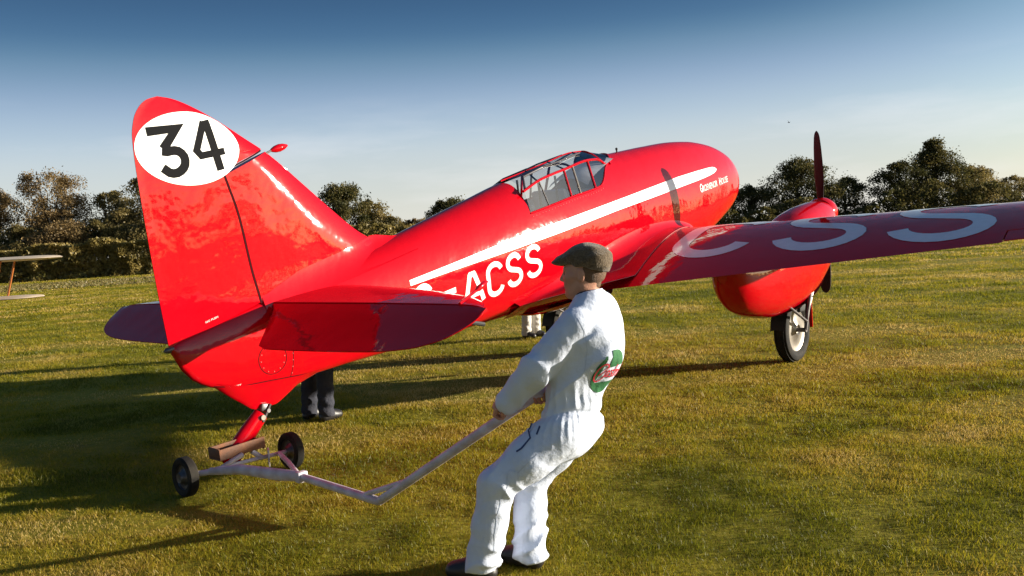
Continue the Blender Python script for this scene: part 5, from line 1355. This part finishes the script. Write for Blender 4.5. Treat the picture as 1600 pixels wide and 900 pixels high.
# ------------------------------------------------------------------ hedge and trees round the field
def hedge_line(name, label, pts, h, depth, n, seed, m, vary=.28):
    rng = np.random.default_rng(seed); root = thing(name, label, 'hedge', (pts[0][0], pts[0][1], 0)); P0 = np.array(pts[0])
    seg = [np.array(p) for p in pts]; Ls = [np.linalg.norm(b-a) for a, b in zip(seg, seg[1:])]; T = sum(Ls)
    t = rng.random(n)*T; xy = np.zeros((n, 2)); acc = 0
    for (a, b), L in zip(zip(seg, seg[1:]), Ls):
        k = (t >= acc) & (t <= acc+L); xy[k] = a+(b-a)*((t[k]-acc)/L)[:, None]; acc += L
    hh = h*(1-vary/2+vary*(2*fbm(xy[:, 0]*.35, xy[:, 1]*.35, o=3)-.5)); v = rng.random(n); w = rng.random(n)*2-1
    edge = rng.random(n) < .72; z = np.where(edge, v*hh, hh*(.9+.12*rng.random(n))); side_ = np.where(edge, -1+.28*rng.random(n)*(1+v), w)
    lump = .5*(fbm(xy[:, 0]*1.1, z*1.1+5, o=3)-.5)
    P = np.stack([xy[:, 0]-P0[0], xy[:, 1]-P0[1]+side_*depth/2+lump*5, z], 1); P[:, 2] = np.maximum(P[:, 2], .05)
    a = rng.normal(size=(n, 3)); a /= np.linalg.norm(a, axis=1)[:, None]; b = np.cross(a, rng.normal(size=(n, 3))); b /= np.linalg.norm(b, axis=1)[:, None]
    s = (.10+.13*rng.random(n))[:, None]; V = np.stack([P-a*s, P+b*s*.6, P+a*s, P-b*s*.6], 1).reshape(-1, 3)
    A = np.clip(.1+.9*fbm(xy[:, 0]*.6+9, z*1.1, o=3)+.35*(rng.random(n)-.5), 0, 1)
    np_mesh('foliage', V, np.arange(n)[:, None]*4+np.array([[0, 1, 2, 3]]), m, root, attr=np.repeat(A, 4))
    mb = MB()
    for a_, b_ in zip(seg, seg[1:]):
        L = np.linalg.norm(b_-a_); k = max(2, int(L/1.2))
        for i in range(k):
            p = a_+(b_-a_)*((i+.5)/k)-P0; mb.tube([(p[0], p[1], -.1), (p[0]+.1, p[1], h*.45), (p[0]-.1, p[1]+.1, h*.85)], [.07, .05, .02], 5, cap=False)
    mb.build('stems', BARK, root)
    return root
hedge_line('hedge', 'clipped dark brown-green hedge along the far left side of the field', [(-84, 88), (-58, 88.5), (-35, 90), (-14, 97), (12, 106)], 3.6, 3.0, 56000, 21, LEAF_HEDGE)
hedge_line('hedge', 'low dark hedge at the foot of the trees on the right behind the wing', [(16, 106), (45, 112), (80, 118), (125, 130)], 3.3, 3.4, 34000, 22, LEAF_GREEN, 1.1)

TG = 'trees along the far edge of the airfield'
tree('birch_tree', 'tall russet birch with drooping twigs above the hedge at far left', (-52.6, 103, 0), 12.9, 8.6, LEAF_RUST, 101, 15000, size=.15, shape='birch', group=TG, clumps=64, low=.12)
tree('birch_tree', 'russet birch cut off by the left edge of the photo', (-60.3, 105, 0), 11.6, 6.4, LEAF_RUST, 102, 9000, size=.15, shape='birch', group=TG, clumps=48, low=.12)
tree('broadleaf_tree', 'thin olive tree with sky showing through just left of the rudder', (-46.6, 106, 0), 10.4, 6.5, LEAF_OLIVE, 103, 7500, size=.16, shape='round', group=TG, low=.25)
tree('broadleaf_tree', 'dark topped olive tree half hidden behind the white number oval', (-41.6, 103, 0), 11.4, 8.2, LEAF_OLIVE, 104, 8500, size=.17, shape='round', group=TG, low=.28)
tree('broadleaf_tree', 'broad olive tree wholly behind the rudder', (-34.5, 104, 0), 11.0, 8.5, LEAF_OLIVE, 105, 8000, size=.18, shape='round', group=TG)
tree('bush', 'low russet bush below the birches on the left', (-48.6, 98, 0), 6.6, 8.0, LEAF_RUST, 106, 6500, size=.16, shape='round', group=TG, low=.06, clumps=36)
tree('bush', 'yellowish bush between birch and rudder above the hedge', (-42.0, 98, 0), 5.8, 7.0, LEAF_OLIVE, 107, 6000, size=.16, shape='round', group=TG, low=.06, clumps=32)
tree('bush', 'dark green bush at the left edge under the birches', (-57.0, 98, 0), 5.4, 9.0, LEAF_GREEN, 108, 6500, size=.16, shape='round', group=TG, low=.05, clumps=34)
tree('pine_tree', 'dark flat-topped pine just right of the fin', (-20.3, 111, 0), 9.5, 7.4, LEAF_GREEN, 109, 9000, size=.17, shape='flat', group=TG, low=.38, clumps=40)
tree('broadleaf_tree', 'olive tree leaning out to the right of the dark pine', (-17.2, 112, 0), 7.4, 6.0, LEAF_OLIVE, 110, 6500, size=.17, shape='round', group=TG, low=.2)
for i, (x, hgt, wd, lm, lb) in enumerate([(-24.5, 7.4, 8, LEAF_OLIVE, 'rounded olive bush behind the fin fairing'), (-14.2, 5.0, 6, LEAF_OLIVE, 'olive bush in the dip between fin and fuselage'), (-11.0, 4.6, 6, LEAF_RUST, 'low russet bush above the red spine'),
                                          (-7.4, 4.6, 6.5, LEAF_OLIVE, 'low olive bush at the foot of the small dark tree'), (-29.5, 6.2, 8, LEAF_RUST, 'russet bush hidden behind the fin')]):
    tree('bush', lb, (x, 108+i, 0), hgt, wd, lm, 120+i, 6000, size=.16, shape='round', group=TG, low=.05, clumps=34)
tree('broadleaf_tree', 'small dark tree whose crown rises above the red spine', (-8.0, 121, 0), 7.4, 6.6, LEAF_GREEN, 130, 7500, size=.17, shape='flat', group=TG, low=.2)
tree('bush', 'olive bush behind the rear fuselage', (-1.0, 112, 0), 4.6, 9, LEAF_OLIVE, 131, 5000, size=.17, shape='round', group=TG, low=.05, clumps=30)
tree('bush', 'dark bush behind the cockpit', (8.0, 114, 0), 4.6, 10, LEAF_GREEN, 132, 5000, size=.17, shape='round', group=TG, low=.05, clumps=30)
for i, (x, y, hgt, wd, lm, lb) in enumerate([(-62.5, 99, 5.0, 7, LEAF_GREEN, 'dark bush behind the biplane at the left edge'), (-53.5, 98, 6.4, 7, LEAF_OLIVE, 'olive bush at the foot of the tall russet birch'), (-45.2, 99, 6.6, 6.5, LEAF_OLIVE, 'olive bush in the gap right of the tall birch'),
                                          (-38.6, 98, 6.2, 7, LEAF_OLIVE, 'olive bush touching the rudder edge above the hedge'), (-50.5, 101, 8.2, 7, LEAF_RUST, 'mid-height russet shrub on the right flank of the tall birch'), (-36.5, 100, 7.5, 7, LEAF_OLIVE, 'olive shrub hidden behind the rudder')]):
    tree('bush', lb, (x, y, 0), hgt, wd, lm, 160+i, 6500, size=.15, shape='round', group=TG, low=.05, clumps=34)
for i, (az, dist_, hgt, lb) in enumerate([(42, 150, 9, 'first'), (50, 155, 11, 'second'), (58, 150, 8, 'third'), (66, 160, 12, 'fourth'), (74, 158, 9, 'fifth'), (82, 162, 11, 'sixth'), (90, 160, 8, 'seventh'), (98, 158, 11, 'eighth'), (107, 155, 9, 'ninth'), (116, 150, 10, 'tenth')]):
    tree('broadleaf_tree', lb+' of the dark trees outside the right edge', (dist_*sin(radians(az)), dist_*cos(radians(az)), 0), hgt, hgt*1.7, LEAF_GREEN, 180+i, 1500, size=.42, shape='round', group='trees on the sunward side of the field', low=.05, clumps=26)
hedge_line('hedge', 'long hedge on the sunward side of the field outside the right edge', [(96, 112), (125, 85), (148, 45), (150, 0), (140, -50)], 4.2, 3.0, 9000, 23, LEAF_GREEN, .6)
# right-hand group
tree('oak_tree', 'broad dark oak behind the upright propeller blade', (38.6, 118, 0), 9.6, 10.5, LEAF_GREEN, 140, 13000, size=.17, shape='round', group=TG, low=.10, clumps=60)
tree('oak_tree', 'tallest dark oak at the right with a stepped crown', (57.6, 120, 0), 11.2, 11.5, LEAF_GREEN, 141, 15000, size=.17, shape='cone', group=TG, low=.08, clumps=70)
tree('broadleaf_tree', 'dark rounded tree on the left flank of the tallest oak', (52.0, 118, 0), 8.4, 8, LEAF_GREEN, 142, 8000, size=.17, shape='round', group=TG, low=.08)
tree('broadleaf_tree', 'olive tree on the right flank of the tallest oak', (63.4, 121, 0), 7.6, 7, LEAF_OLIVE, 143, 7000, size=.17, shape='round', group=TG, low=.08)
tree('broadleaf_tree', 'dark tree between the two oaks', (46.2, 122, 0), 6.8, 8, LEAF_GREEN, 144, 7000, size=.17, shape='round', group=TG, low=.08)
tree('broadleaf_tree', 'dark tree beside the nose of the red aeroplane', (32.0, 118, 0), 6.4, 7, LEAF_GREEN, 145, 6500, size=.17, shape='round', group=TG, low=.08)
tree('bush', 'low dark bush under the nose of the red aeroplane', (27.0, 116, 0), 4.4, 7, LEAF_GREEN, 146, 5000, size=.17, shape='round', group=TG, low=.05, clumps=30)
tree('broadleaf_tree', 'pale distant tree with sky showing through near the right edge', (103, 195, 0), 9.4, 9.5, LEAF_OLIVE, 147, 4200, size=.24, shape='round', group=TG, low=.20, clumps=40)
tree('broadleaf_tree', 'pale distant tree cut by the right edge of the photo', (112.5, 198, 0), 8.2, 10, LEAF_OLIVE, 148, 3600, size=.24, shape='round', group=TG, low=.20, clumps=36)
tree('broadleaf_tree', 'dark tree closing the row outside the right edge', (76, 124, 0), 5.4, 9, LEAF_GREEN, 149, 5500, size=.18, shape='round', group=TG, low=.06)
tree('broadleaf_tree', 'olive tree beyond the left edge of the photo', (-70, 108, 0), 11, 9, LEAF_OLIVE, 150, 6000, size=.2, shape='round', group=TG)
